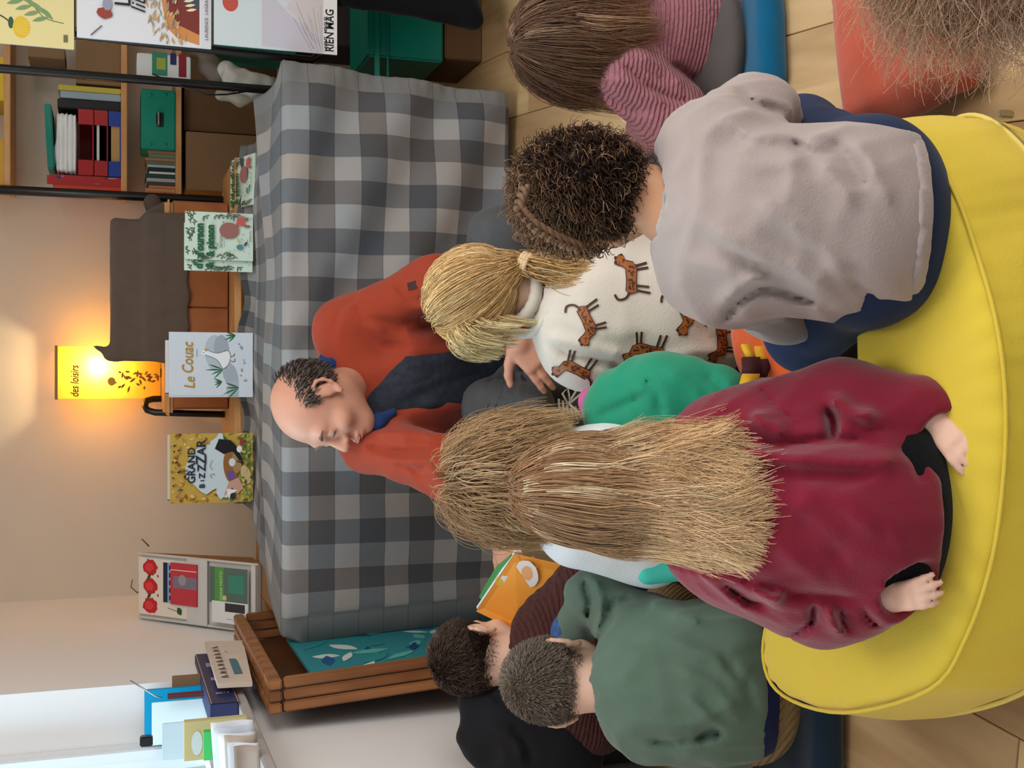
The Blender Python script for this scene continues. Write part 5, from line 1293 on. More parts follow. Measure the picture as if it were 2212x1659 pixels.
f5 = [([(1580, 940), (1680, 965), (1790, 950), (1900, 955)], -.015, 12), ([(1560, 960), (1700, 990), (1860, 1000), (1960, 990)], .014, 20), ([(1785, 880), (1800, 910), (1800, 950)], -.015, 11), ([(1790, 850), (1840, 890), (1900, 900)], .010, 18), ([(1620, 890), (1660, 920), (1700, 935)], .006, 16), ([(1640, 835), (1680, 880), (1725, 915)], -.005, 3.5), ([(1620, 1010), (1760, 1030), (1900, 1030)], -.008, 18),
      ([(1580, 1240), (1700, 1280), (1880, 1300)], -.012, 11), ([(1560, 1260), (1620, 1300), (1660, 1310)], -.008, 8), ([(1640, 1280), (1680, 1300), (1690, 1270)], .010, 9), ([(1760, 1300), (1755, 1330), (1760, 1350)], -.014, 7), ([(1790, 1310), (1800, 1350), (1830, 1370)], .010, 14), ([(1815, 1310), (1820, 1345), (1830, 1365)], -.012, 7), ([(1860, 1310), (1880, 1340), (1900, 1350)], -.010, 7), ([(1700, 1380), (1740, 1355), (1760, 1340)], -.008, 7),
      ([(1640, 1070), (1740, 1110), (1820, 1180)], .007, 26), ([(1720, 1050), (1830, 1090), (1900, 1160)], .007, 24), ([(1700, 1100), (1790, 1160), (1830, 1230)], -.006, 20), ([(1820, 1060), (1920, 1120), (1960, 1190)], .006, 22), ([(1640, 1150), (1730, 1220), (1780, 1260)], .006, 22), ([(1940, 960), (1980, 1000), (1990, 1040)], -.010, 10)]
f5s = f5[2:6] + f5[8:15]
g5 = t5 + [('D', addf(pfolds(f5), wob(.0025, 28, 7), crumple(.007, 16, (1, 1, .5), 2), crumple(.003, 40, (1, 1, .6), 5))), hem_cut(K(2030, 1100, 1.10), V3(0, -.45, -.9), .16, .16)] + s5
g5 += [('D', addf(pfolds(f5s), lambda X: np.where((X[:, 0] > -.05) | (X[:, 0] < -.225), crumple(.006, 18, (1, 1, .5), 2)(X), 0))), sub(C(wL + dl * .044, wL + dl * .10, .036, .036, .004)), sub(C(wR + dr * .040, wR + dr * .09, .036, .036, .004))]
blob('sweatshirt', g5, .0055, M_s5, P5, .03)
blob('cuff', [C(K(1985, 890, 1.145), wR, .032, .031, .01), sub(C(wR + dr * .052, wR + dr * .10, .05, .05, .002))], .005, M_s5, P5, .01)
M_blk = fabric('black_leggings', (20, 20, 24), sheen=.1)
blob('trousers', [El(K(1885, 1085, 1.20), (.135, .112, .082)), C(K(1880, 1000, 1.22), K(1740, 900, 1.48), .075, .05, .05), C(K(1880, 1180, 1.22), K(1740, 1240, 1.48), .075, .05, .05), C(K(1740, 900, 1.48), V3(-.02, 1.63, .07), .05, .04), C(K(1740, 1240, 1.48), V3(-.25, 1.66, .07), .05, .04)], .0065, M_blk, P5, .04)
rs = np.random.RandomState(21); Rd = np.array([.058, .082, .076]); hc5 = h5 + R5 @ np.array([0, -.010, .022])
def long_hair(hc, R, Rd, N_, L, colliders, rs, base, tip, light, lightcol, partdir=(0, -.1, 1), grav=.5, stiff=.9, wave=.03, lift=.012, per=14, cl=.7, r0=.0012, zmin=-.3, capcol=None, wfreq=6, jit=.02, nst=18, spread=0.0, low_back=-.75, gdir=(0, 0, -1), var=.25, flat=.35, lmin=.85, tip_curl=0.0, sidecut=0.0, lockwave=0.0):
    roots, nv = scalp(hc, R, Rd, N_, rs, zmin=zmin, low_back=low_back)
    pdv = R @ unit(np.array(partdir)); D0 = nv - pdv * (nv @ pdv)[:, None]; D0 = D0 - nv * (D0 * nv).sum(1, keepdims=True)
    D0 /= np.linalg.norm(D0, axis=1, keepdims=True) + .15
    D0 += np.asarray(gdir) * .5 + rs.normal(0, .025, D0.shape); D0 -= nv * (D0 * nv).sum(1, keepdims=True); D0 /= np.linalg.norm(D0, axis=1, keepdims=True) + 1e-6
    Ls = L * rs.uniform(lmin, 1.03, N_) * (1 - .18 * np.clip(nv @ R[:, 1] + .2, 0, 1)) * (.72 + .28 * np.clip((nv @ R[:, 2] + .6) / 1.3, 0, 1))
    Ls = Ls * (1 - sidecut * np.abs(nv @ R[:, 0]) ** 1.3)
    S = grow(roots, D0, nst, Ls, grav, stiff, colliders, rs, wave, wfreq, lift, gdir=gdir, jitter=jit)
    for _ in range(4): S[:, 2:-1] = .5 * S[:, 2:-1] + .25 * (S[:, 1:-2] + S[:, 3:])
    S = clump(S, per, cl, rs, .25); S = clump(S, per * 7, .38, rs, .55)
    if lockwave:
        u_ = np.linspace(0, 1, S.shape[1])[None, :]; ph_ = 4.0 * snoise(roots, 45, 7)[:, None]
        S = S + R[:, 0][None, None] * (lockwave * u_ * np.sin(8.5 * u_ + ph_))[:, :, None]
    if tip_curl:
        w_ = np.linspace(0, 1, S.shape[1])[None, :, None] ** 2.4; f_ = np.stack([snoise(roots, 48, 1), .6 * snoise(roots, 42, 3), .9 * snoise(roots, 46, 6)], 1); S = S + tip_curl * f_[:, None] * w_ * (1 + rs.normal(0, .10, (N_, 1, 1)))
    for cl_ in colliders:
        if isinstance(cl_[0], str):
            for _ in range(3):
                S = cap_push(S, cl_[1], cl_[2] + rs.uniform(0, .008, (N_, 1, 1)).repeat(S.shape[1], 1).reshape(-1, 1)); S[:, 2:-1] = .5 * S[:, 2:-1] + .25 * (S[:, 1:-2] + S[:, 3:])
            S = cap_push(S, cl_[1], cl_[2] - .003)
    if spread:
        w_ = np.linspace(0, 1, S.shape[1])[None, :, None] ** 2; S = S + rs.normal(0, spread, (N_, 1, 3)) * w_
    c = hair_cols(N_, S.shape[1], base, tip, var * .5, int(rs.randint(99)))
    nz_ = snoise(roots, 95, 2)[:, None, None]; c = c * np.exp(.40 * nz_)
    if light: lm = np.clip((snoise(roots, 120, 5)[:, None, None] - .30) * 4, 0, 1); c = c * (1 - .75 * lm) + np.array(lin(lightcol)) * .75 * lm
    return [cap_part([El(hc, Rd + .003, R)] + [sub(C(hc + R @ V3(0, .08, -.06), hc + R @ V3(0, .16, -.03), .055, .07, .01))], .006, capcol or base, .01), strands_mesh(S, r0, r0 * .4, c, 3, hc, flat)]
col5 = [(hc5, Rd + .004, R5), ('caps', t5 + [s5[0], s5[2]], .016)]
parts = long_hair(hc5, R5, Rd, 5600, .245, col5, rs, (152, 112, 78), (230, 194, 148), .2, (248, 228, 188), grav=1.1, stiff=.7, wave=.008, lift=.007, per=40, cl=.7, r0=.0007, capcol=(146, 106, 70), spread=.005, nst=18, flat=.6, jit=.005, lmin=.80, gdir=(0, -.40, -.92), tip_curl=.06, sidecut=.24, lockwave=.011)
hair_obj('hair', parts, M_hair, P5)

# ------------------------------------------------------------------ girl with fair ponytail in leopard sweatshirt
P2 = thing('person', 'child with fair ponytail in cream sweatshirt printed with leopards', 'person', (.13, 2.05, .0))
h2 = K(1045, 640, 2.12); R2 = rot_axes((-.62, .70, -.28), (-.25, .05, 1)); hp2, HP2 = head_prims(h2, R2, .86, True)
sL, sR = K(1262, 765, 2.06), K(1255, 560, 2.12); eL, eR = K(1450, 800, 2.02), K(1450, 520, 2.10); wL, wR = K(1530, 740, 2.2), K(1500, 570, 2.28)
bd2 = hp2 + [C(HP2(0, -.03, -.05), K(1185, 645, 2.09), .042, .046, .03), C(K(1185, 645, 2.09), K(1520, 690, 2.03), .05, .08), C(sL, eL, .03, .026), C(eL, wL, .026, .02), C(sR, eR, .03, .026), C(eR, wR, .026, .02)]
bd2 += hand_prims(wL, V3(.1, .8, -.3), V3(0, .2, -1), .10, -1, .4) + hand_prims(wR, V3(-.2, .8, -.3), V3(0, .2, -1), .10, 1, .4)
blob('body', bd2, .0055, SK_B, P2)
M_s2 = fabric('cream_sweatshirt', (212, 203, 190), var=.03, sheen=.1)
t2 = [C(K(1205, 645, 2.085), K(1310, 660, 2.07), .066, .122, .05), C(K(1300, 660, 2.07), K(1450, 680, 2.04), .128, .135, .05), C(K(1450, 680, 2.04), K(1530, 690, 2.03), .135, .130, .05), C(K(1245, 590, 2.1), K(1250, 735, 2.06), .066, .066, .05), C(sL, eL, .062, .056, .05), C(eL, wL, .055, .035, .04), C(sR, eR, .062, .054, .05), C(eR, wR, .05, .035, .04)]
t2 += [sub(C(K(1158, 635, 2.09), K(1120, 630, 2.12), .056, .06, .006)), Cut((0, 0, -1), (0, 0, .035))]
f2 = [([(1190, 745), (1240, 775), (1330, 790), (1380, 800)], -.012, 9), ([(1180, 725), (1260, 745), (1360, 775)], .009, 14), ([(1320, 780), (1340, 800), (1330, 830)], -.012, 9), ([(1240, 700), (1300, 720), (1380, 720)], .005, 18), ([(1500, 700), (1560, 740), (1590, 760)], -.007, 12), ([(1400, 790), (1500, 760), (1560, 760)], .007, 14)]
sw2 = blob('sweatshirt', t2, .0065, M_s2, P2, .03, addf(pfolds(f2), wob(.002, 26, 2), crumple(.004, 18, (1, 1, .5), 1)))
for nm, cpt, rx, ry, tr in (('collar_ribbing', K(1112, 636, 2.09), .054, .052, .012), ('neck_band', K(1142, 642, 2.085), .070, .066, .009)):
    MB().tube([cpt + math.cos(a) * V3(rx, 0, -.008) + math.sin(a) * V3(0, ry, .024) for a in np.linspace(0, 2 * math.pi, 40, endpoint=False)], [tr * (1 + .10 * (k % 2)) for k in range(40)], 10, closed=True).build(nm, M_s2, P2, True)
dg_ = bpy.context.evaluated_depsgraph_get()
def bvh_of(o):
    me = o.data; return BVHTree.FromPolygons([v.co for v in me.vertices], [p.vertices for p in me.polygons])
b2 = bvh_of(sw2)
def drape(bv, cx, cy, sc, ang, flip, off=.0018):
    ca, sa = math.cos(ang), math.sin(ang)
    def w(x, y, z):
        a, b = (x if not flip else -x), y
        a, b = a * ca - b * sa, a * sa + b * ca
        r = _dir(cx - b * sc, cy - a * sc); r = r / np.linalg.norm(r)
        hit = bv.ray_cast(Vector((0, 0, HC)), Vector(r))
        if hit[0] is None: return np.array([0, 0, HC]) + r * w.last
        w.last = hit[3]
        return np.array(hit[0]) - r * (off + z * 3.0)
    w.last = 2.2
    return w
random.seed(3)
for (cx, cy, sc, ang, flip) in ((1364, 600, 66, 0, False), (1268, 692, 64, .45, True), (1400, 757, 66, 1.35, False), (1245, 798, 62, 1.1, False), (1478, 668, 66, .5, True), (1560, 735, 60, .1, True), (1470, 600, 60, .0, True)):
    a = Art(9, 9); a.sub = 2; ol = (74, 40, 26); fb = (158, 92, 46)
    a.stroke([(-.44, .04), (-.66, .18), (-.72, .42), (-.55, .55)], .075, ol)
    for x0, x1, y1 in ((-.38, -.5, -.62), (-.24, -.3, -.58), (.26, .34, -.55), (.38, .5, -.5)): a.stroke([(x0, -.05), ((x0 + x1) / 2, -.3), (x1, y1)], .075, ol)
    def blobp(k): return [(-.5 - k, .02), (-.46, -.16 - k), (-.1, -.14 - k), (.3, -.16 - k), (.5 + k, -.05), (.56 + k, .2), (.72 + k, .28), (.74 + k, .40), (.62, .52 + k), (.46 - k, .46 + k), (.4 - k, .3), (.3, .17 + k), (-.1, .14 + k), (-.42, .16 + k)]
    a.poly(blobp(.035), ol); a.poly(blobp(0), fb); a.ell(.5, .52, .06, .05, ol); a.ell(.66, .52, .05, .05, ol); a.ell(.76, .33, .04, .035, ol)
    a.z += .0002
    for i in range(26):
        x, y = RU(-.44, .46), RU(-.11, .11); a.sub = 0; zz_ = a.z; a.ell(x, y, RU(.022, .04), RU(.022, .04), ol, 0, 8); a.z = zz_
    for i in range(5): a.ell(RU(.48, .62), RU(.2, .4), .02, .02, ol, 0, 8)
    a.build('leopard_print', (0, 0, 0), (1, 0, 0), (0, 1, 0), sw2, .8, False, drape(b2, cx, cy, sc, ang, flip))
blob('trousers', [El(K(1555, 700, 2.03), (.14, .12, .075)), C(K(1560, 640, 2.05), K(1520, 530, 2.25), .07, .055), C(K(1560, 760, 2.05), K(1500, 850, 2.25), .07, .055)], .007, M_nav, P2, .04)
rs = np.random.RandomState(31); Rd = np.array([.071, .090, .083]); hc2 = h2 + R2 @ np.array([0, -.010, .024])
tie = K(1130, 566, 2.04)
roots, nv = scalp(hc2, R2, Rd, 3000, rs, zmin=-.25, facecut=.6, low_back=-.6)
n_ = 16; tt2 = np.linspace(0, 1, n_)[None, :, None]
S = roots[:, None] * (1 - tt2 ** .9) + (tie + rs.normal(0, .005, (len(roots), 1, 3))) * tt2 ** .9
sag = rs.uniform(0, .012, (len(roots), 1, 1)) + .004
for it in range(1):
    q = (S - hc2) @ R2; rr = Rd + .003; k = np.sqrt(((q / rr) ** 2).sum(-1, keepdims=True)); q = np.where(k < 1, q / k, q); S = hc2 + q @ R2.T
nrm_ = (S - hc2) / np.linalg.norm(S - hc2, axis=-1, keepdims=True); S = S + nrm_ * (sag * np.sin(np.pi * tt2))
c = hair_cols(len(S), n_, (222, 184, 126), (170, 122, 72), .22, 5, .16, (244, 222, 172))
parts = [cap_part([El(hc2, Rd + .002, R2)] + [sub(C(hc2 + R2 @ V3(0, .08, -.07), hc2 + R2 @ V3(0, .16, -.03), .055, .07, .01))], .006, (150, 116, 76), .01), strands_mesh(S, .0008, .0007, c, 3, hc2, .6)]
# the tail
Nt = 700; P0 = tie + rs.normal(0, .007, (Nt, 3)); D0 = unit(K(1230, 610, 1.98) - tie) + rs.normal(0, .22, (Nt, 3)); D0 /= np.linalg.norm(D0, axis=1, keepdims=True)
St = grow(P0, D0, 14, rs.uniform(.09, .15, Nt), .25, .9, [(K(1290, 650, 2.07), np.array([.12, .11, .13]), None)], rs, .10, 7, .01, jitter=.03)
parts.append(strands_mesh(clump(St, 10, .5, rs), .0008, .0004, hair_cols(Nt, 15, (176, 136, 84), (206, 170, 116), .3, 6, .2, (236, 214, 166)), 3))
# loose locks falling beside the cheek
Nl = 420; rl, nl = scalp(hc2, R2, Rd, 4000, rs, zmin=-.25, facecut=.6); sel = np.argsort(-(nl @ unit(V3(-.8, -.25, -.1))))[:Nl]; rl = rl[sel]; nl = nl[sel]
D0 = V3(-.25, .0, -1) - nl * (nl @ V3(-.25, .0, -1))[:, None]; D0 /= np.linalg.norm(D0, axis=1, keepdims=True)
Sl = grow(rl, D0, 12, rs.uniform(.05, .10, Nl), .35, .9, [(hc2, Rd + .004, R2)], rs, .12, 8, .012, jitter=.04)
parts.append(strands_mesh(clump(Sl, 10, .6, rs), .0008, .0003, hair_cols(Nl, 13, (214, 186, 130), (236, 216, 170), .25, 8), 3))
hair_obj('hair', parts, M_hair, P2)
tq = unit(K(1230, 610, 1.98) - tie); u_ = unit(np.cross(tq, V3(0, 1, 0))); w_ = np.cross(tq, u_)
for k in (-1, 0, 1):
    MB().tube([tie + tq * (.006 * k + .006) + .017 * (math.cos(a) * u_ + math.sin(a) * w_) for a in np.linspace(0, 2 * math.pi, 24, endpoint=False)], [.0052 * (1 + .25 * math.sin(3 * j_)) for j_ in range(24)], 8, closed=True).build('hair_tie', mat('cream_hair_tie', (216, 186, 144), .6, .1), P2, True)

# ------------------------------------------------------------------ girl in mauve knit, right edge
P4 = thing('person', 'child with long brown hair in chunky mauve knit at the right edge', 'person', (.66, 2.0, .05))
h4 = K(1228, 92, 2.02); R4 = rot_axes((-.80, .45, -.42), (-.35, .2, 1)); hp4, HP4 = head_prims(h4, R4, .82, True)
sL, sR = K(1352, 160, 1.98), K(1350, -20, 2.10); eL, eR = K(1452, 250, 1.97), K(1500, -110, 2.15); wL, wR = K(1400, 285, 2.10), K(1560, -60, 2.0)
pv4 = K(1560, 50, 2.02)
bd4 = hp4 + [C(HP4(0, -.03, -.05), K(1320, 75, 2.05), .042, .046, .03), C(K(1320, 75, 2.05), pv4, .05, .08), C(sL, eL, .03, .026), C(eL, wL, .026, .02), C(sR, eR, .03, .026), C(eR, wR, .026, .02)]
bd4 += hand_prims(wL, unit(K(1358, 248, 2.12) - wL), V3(0, .5, -.6), .085, 1, .5) + hand_prims(wR, V3(-.4, .5, -.2), V3(0, .2, -1), .09, -1, .5)
blob('body', bd4, .0055, SK_B, P4)
def knit(name, col, axis, sc, st=1.0):
    return mat(name, col, rough=.95, var=.16, vscale=90, sheen=.1, spec=.05, wave=(axis, sc, st))
M_s4 = knit('mauve_rib_knit', (158, 104, 112), 'Z', 42, 1.0)
t4 = [C(K(1330, 80, 2.05), K(1430, 70, 2.04), .08, .115, .05), C(K(1430, 70, 2.04), K(1540, 55, 2.03), .118, .125, .05), C(sL, eL, .064, .060, .04), C(eL, wL, .058, .046, .04), C(sR, eR, .062, .055, .04), C(K(1340, 20, 2.08), K(1345, 140, 2.02), .066, .064, .05), C(K(1520, 130, 1.99), K(1570, 165, 1.99), .05, .03, .04), C(eR, wR, .055, .045, .03)]
t4 += [Cut(unit(V3(-.25, -.35, -.9)), K(1600, 60, 1.92)), sub(C(K(1290, 95, 2.06), K(1250, 95, 2.06), .05, .055, .006))]
f4 = [([(1290, 190), (1350, 230), (1400, 245)], -.009, 7), ([(1330, 120), (1400, 190), (1460, 215), (1490, 220)], -.013, 8), ([(1370, 110), (1440, 150), (1480, 190)], .009, 12), ([(1440, 130), (1500, 170), (1540, 180)], -.010, 8), ([(1310, 170), (1370, 180), (1440, 230)], .008, 10)]
blob('sweater', t4, .0062, M_s4, P4, .03, addf(pfolds(f4), wob(.002, 40, 2), lambda X: .0016 * np.sin((X @ unit(V3(.5, -.2, 1))) * 640)))
MB().tube([K(1392, 262, 2.02) + .026 * (math.cos(a) * V3(.55, .3, .6) + math.sin(a) * V3(.2, -.9, .1)) for a in np.linspace(0, 6.28, 20, endpoint=False)], .007, 8, closed=True).build('shirt_cuff', M_white, P4, True)
blob('trousers', [El(V3(.62, 2.0, .072), (.15, .125, .044)), C(V3(.57, 2.0, .075), V3(.45, 2.12, .08), .045, .045), C(V3(.66, 2.0, .075), V3(.80, 2.2, .10), .055, .05), C(V3(.45, 2.12, .10), K(1440, 320, 2.33), .048, .036)], .007, fabric('grey_leggings', (84, 78, 76)), P4, .04)
blob('shoe', [C(K(1428, 322, 2.36), K(1424, 345, 2.34), .035, .032)], .006, fabric('black_slipper', (22, 22, 24)), P4)
rs = np.random.RandomState(41); Rd = np.array([.068, .086, .080]); hc4 = h4 + R4 @ np.array([0, -.010, .022])
col4 = [(hc4, Rd + .004, R4), ('caps', [t4[0], t4[1], t4[5]], .012)]
parts = long_hair(hc4, R4, Rd, 3600, .235, col4, rs, (94, 68, 52), (140, 104, 78), .10, (196, 158, 126), grav=.8, stiff=.8, wave=.012, lift=.012, per=18, cl=.6, r0=.00075, capcol=(78, 56, 44), spread=.005, nst=14, flat=.6, jit=.008, tip_curl=.035, sidecut=.2)
hair_obj('hair', parts, M_hair, P4)
blob('hair_clip', [Bx(K(1283, 112, 1.95), (.006, .004, .016), R4, .003), Bx(K(1287, 128, 1.95), (.005, .004, .010), R4, .003)], .0025, mat('pearly_clip', (206, 200, 192), .3, .1), P4)

# ------------------------------------------------------------------ small girl with tousled hair between the man and the maroon girl
P6 = thing('person', 'small child with tousled light brown hair and emerald trousers in front of the man', 'person', (-.15, 1.85, .0))
h6 = K(1106, 1040, 1.90); R6 = rot_axes((-.25, .85, -.45), (0, .4, 1)); hp6, HP6 = head_prims(h6, R6, .84, True)
sL, sR = K(1245, 1150, 1.86), K(1280, 1015, 1.87); eL, eR = K(1400, 1195, 1.84), K(1400, 975, 1.92); wL, wR = K(1400, 1150, 2.0), K(1380, 985, 2.05)
bd6 = hp6 + [C(HP6(0, -.03, -.05), K(1215, 1050, 1.87), .042, .046, .03), C(K(1215, 1050, 1.87), K(1520, 1050, 1.82), .05, .08), C(sL, eL, .03, .026), C(eL, wL, .026, .02), C(sR, eR, .03, .026), C(eR, wR, .026, .02)]
bd6 += hand_prims(wL, V3(.1, .8, .1), V3(.6, 0, -.6), .095, -1, .5) + hand_prims(wR, V3(-.1, .8, .1), V3(-.6, 0, -.6), .095, 1, .5)
blob('body', bd6, .006, SK_B, P6)
M_s6 = mat('white_mint_cotton', (222, 226, 228), .85, .05, 8, bump=.2)
blob('top', [C(K(1215, 1050, 1.87), K(1320, 1060, 1.85), .08, .105, .05), C(K(1320, 1060, 1.85), K(1500, 1080, 1.82), .108, .12, .05), C(sL, eL, .056, .052, .05), C(eL, wL, .05, .034, .04), C(sR, eR, .056, .05, .05), C(eR, wR, .05, .034, .04), C(K(1250, 1020, 1.87), K(1245, 1130, 1.86), .055, .058)], .007, M_s6, P6, .03, wob(.003, 40, 3))
M_mint = mat('mint_dots', (70, 196, 180), .8)
blob('mint_hem', [C(K(1400, 1235, 1.80), K(1470, 1225, 1.78), .022, .024), C(K(1380, 1200, 1.785), K(1460, 1180, 1.77), .012, .014)], .006, M_mint, P6, .03)
M_em = mat('emerald_velvet', (20, 142, 108), .8, .08, 14, bump=.2, sheen=.25)
fem = [([(1290, 900), (1340, 880), (1400, 850)], -.008, 10), ([(1390, 815), (1420, 850), (1430, 900)], -.010, 9), ([(1330, 830), (1370, 860), (1380, 900)], -.006, 9), ([(1440, 800), (1500, 840), (1530, 900)], .007, 14), ([(1520, 800), (1560, 840), (1570, 880)], -.007, 10)]
blob('trousers', [El(K(1550, 1060, 1.82), (.13, .12, .075)), C(K(1545, 1000, 1.8), K(1345, 885, 1.88), .07, .062, .05), C(K(1345, 885, 1.88), K(1430, 850, 1.83), .060, .064, .04), C(K(1430, 850, 1.83), K(1545, 855, 1.77), .064, .052, .04), C(K(1550, 1120, 1.82), K(1500, 1200, 2.0), .07, .05)], .0065, M_em, P6, .04, addf(pfolds(fem), wob(.002, 40, 5), crumple(.006, 22, (1, 1, .6), 2)))
blob('sock', [C(K(1283, 868, 1.99), K(1292, 895, 1.98), .030, .028)], .006, fabric('pink_sock', (196, 96, 150)), P6)
rs = np.random.RandomState(51); Rd = np.array([.066, .086, .080]); hc6 = h6 + R6 @ np.array([0, -.010, .024])
col6 = [(hc6, Rd + .004, R6), (K(1240, 1050, 1.87), np.array([.11, .07, .06]), None)]
parts = long_hair(hc6, R6, Rd, 3200, .19, col6, rs, (160, 124, 88), (212, 180, 136), .2, (232, 208, 166), grav=.5, stiff=.9, wave=.16, wfreq=11, lift=.020, per=26, cl=.65, r0=.0008, capcol=(132, 106, 78), spread=.006, nst=16, flat=.6, jit=.05)
hair_obj('hair', parts, M_hair, P6)

# ------------------------------------------------------------------ boys
def short_hair(hc, R, Rd, N_, rs, base, tip, parent, L=(.010, .018), zlow=-.55, whorl=(0, -.55, .75), light=0, lightcol=None, capcol=None):
    roots = []; nv = []
    while len(roots) < N_:
        v = rs.normal(size=3); v /= np.linalg.norm(v); x, y, z = v
        if z < zlow - .1 * y + rs.normal(0, .03) or (y > .35 and z < .45) or (y > .02 and z < -.12 and abs(x) > .3) or (y > .35 and z < .2): continue
        roots.append(hc + R @ (v * Rd)); nv.append(R @ v)
    roots = np.array(roots); nv = np.array(nv); wd = R @ unit(np.array(whorl))
    ro = nv - wd * (nv @ wd)[:, None]; sw = np.cross(wd, nv); D0 = ro + .8 * sw * np.exp(-((1 - (nv @ wd)) / .25))[:, None]
    D0 -= nv * (D0 * nv).sum(1, keepdims=True); D0 /= np.linalg.norm(D0, axis=1, keepdims=True) + 1e-6; D0 = D0 + nv * .14 + rs.normal(0, .10, nv.shape); D0 /= np.linalg.norm(D0, axis=1, keepdims=True)
    S = grow(roots - nv * .001, D0, 4, rs.uniform(L[0], L[1], N_), .1, 1, [(hc, Rd + .001, R)], rs, lift=.003)
    c = hair_cols(N_, 5, base, tip, .22, 3, light, lightcol)
    cut = [sub(C(hc + R @ V3(0, .075, -.07), hc + R @ V3(0, .16, -.02), .055, .075, .01)), Cut(R @ unit(V3(0, .25, -1)), hc + R @ V3(0, -.05, Rd[2] * (zlow - .06)))]
    parts = [cap_part([El(hc, Rd + .001, R)] + cut, .005, capcol or base, .01), strands_mesh(S, .0007, .0004, c, 3, hc, .7)]
    hair_obj('hair', parts, M_hair, parent)
P8 = thing('person', 'boy with short ash brown hair in sage green sweater at the left', 'person', (-.5, 1.85, .06))
h8 = K(1212, 1467, 1.945); R8 = rot_axes((.10, .86, -.48), (.05, .45, 1)); hp8, HP8 = head_prims(h8, R8, .82, True)
sL, sR = K(1415, 1560, 1.81), K(1400, 1372, 1.855); eL, eR = K(1560, 1600, 1.84), K(1292, 1280, 1.96); wL, wR = K(1560, 1540, 2.02), K(1240, 1358, 2.06)
bd8 = hp8 + [C(HP8(0, -.035, -.05), K(1365, 1482, 1.85), .042, .048, .03), C(K(1365, 1482, 1.85), K(1600, 1480, 1.78), .05, .08), C(sL, eL, .03, .026), C(eL, wL, .026, .02), C(sR, eR, .03, .026), C(eR, wR, .026, .02)]
bd8 += hand_prims(wL, V3(.3, .8, -.2), V3(0, .2, -1), .10, -1, .4) + hand_prims(wR, unit(V3(-.4, .3, .3)), V3(-.3, .5, .3), .095, 1, .6)
blob('body', bd8, .005, SK_B, P8)
M_s8 = fabric('sage_green_jersey', (94, 116, 101), var=.07, sheen=.25)
t8 = [C(K(1372, 1487, 1.845), K(1445, 1475, 1.815), .066, .112, .05), C(K(1430, 1475, 1.815), K(1550, 1475, 1.78), .116, .120, .05), C(K(1550, 1475, 1.78), K(1605, 1485, 1.77), .120, .108, .05), C(sL, eL, .056, .050, .04), C(eL, wL, .048, .034, .04), C(sR, eR, .056, .044, .04), C(eR, wR, .044, .037, .03), C(K(1395, 1415, 1.84), K(1400, 1545, 1.82), .056, .054, .05)]
t8 += [DISP, sub(C(K(1338, 1488, 1.85), K(1290, 1480, 1.88), .052, .06, .006)), sub(C(wR + unit(wR - eR) * .042, wR + unit(wR - eR) * .09, .05, .05, .004)), hem_cut(K(1655, 1490, 1.68), V3(0, -.4, -.9), .14, .16)]
f8 = [([(1260, 1250), (1275, 1300), (1270, 1340)], -0.0180, 8), ([(1280, 1240), (1300, 1290), (1290, 1340)], 0.0120, 9), ([(1300, 1330), (1330, 1300), (1370, 1290)], -0.0120, 8), ([(1310, 1310), (1290, 1350), (1285, 1380)], 0.0120, 8), ([(1400, 1290), (1450, 1310), (1520, 1350)], 0.0090, 14),
      ([(1500, 1600), (1540, 1575), (1560, 1590)], -0.0300, 12), ([(1400, 1600), (1460, 1605), (1500, 1590)], -0.0120, 9), ([(1460, 1440), (1540, 1480), (1600, 1560)], 0.0105, 18), ([(1440, 1380), (1540, 1420), (1620, 1500)], 0.0105, 18), ([(1480, 1500), (1530, 1550), (1560, 1580)], 0.0120, 14), ([(1560, 1420), (1610, 1480), (1630, 1530)], -0.0105, 14)]
blob('sweater', t8, .006, M_s8, P8, .03, addf(pfolds(f8), wob(.0025, 28, 9), crumple(.007, 18, (1.2, 1, .6), 3), crumple(.003, 42, (1, 1, .6), 6)))
blob('cuff_lining', [C(wR - unit(wR - eR) * .010, wR + unit(wR - eR) * .014, .040, .041), sub(C(wR + unit(wR - eR) * .010, wR + unit(wR - eR) * .06, .034, .036, .004))], .0055, mat('blue_check_lining', (60, 92, 150), .8, .5, 70), P8)
for k in (0, 1):
    MB().tube([K(1340 + 14 * k, 1488, 1.845) + math.cos(a) * V3(.058 + .006 * k, 0, -.003) + math.sin(a) * V3(0, .052, .026) for a in np.linspace(0, 2 * math.pi, 32, endpoint=False)], .006, 8, closed=True).build('neck_band', M_s8, P8, True)
blob('shirt_hem', inflate(t8[1:3], .002) + [Cut(unit(V3(0, -.4, -.9)), K(1680, 1500, 1.68)), Cut(-unit(V3(0, -.4, -.9)), K(1640, 1500, 1.68))], .007, fabric('navy_vest', (30, 36, 70)), P8)
M_cord = mat('beige_corduroy', (150, 124, 86), .9, .1, 30, wave=('DIAGONAL', 40, 1.0))
blob('trousers', [El(K(1625, 1490, 1.80), (.125, .115, .075)), C(K(1600, 1550, 1.82), K(1560, 1640, 2.02), .065, .052), C(K(1600, 1440, 1.82), K(1440, 1310, 2.1), .065, .05)], .0065, M_cord, P8, .04)
rs = np.random.RandomState(61); short_hair(h8 + R8 @ np.array([0, -.010, .023]), R8, np.array([.066, .085, .077]), 8000, rs, (104, 88, 74), (142, 128, 114), P8, (.009, .014), -.95, (.1, -.62, .72), .1, (170, 160, 150), (90, 76, 64))
P7 = thing('person', 'boy with dark brown hair in brown chunky knit beside the picture book', 'person', (-.5, 2.4, .05))
h7 = K(1034, 1415, 2.42); R7 = rot_axes((.35, .80, -.42), (.10, .40, 1)); hp7, HP7 = head_prims(h7, R7, .83, True)
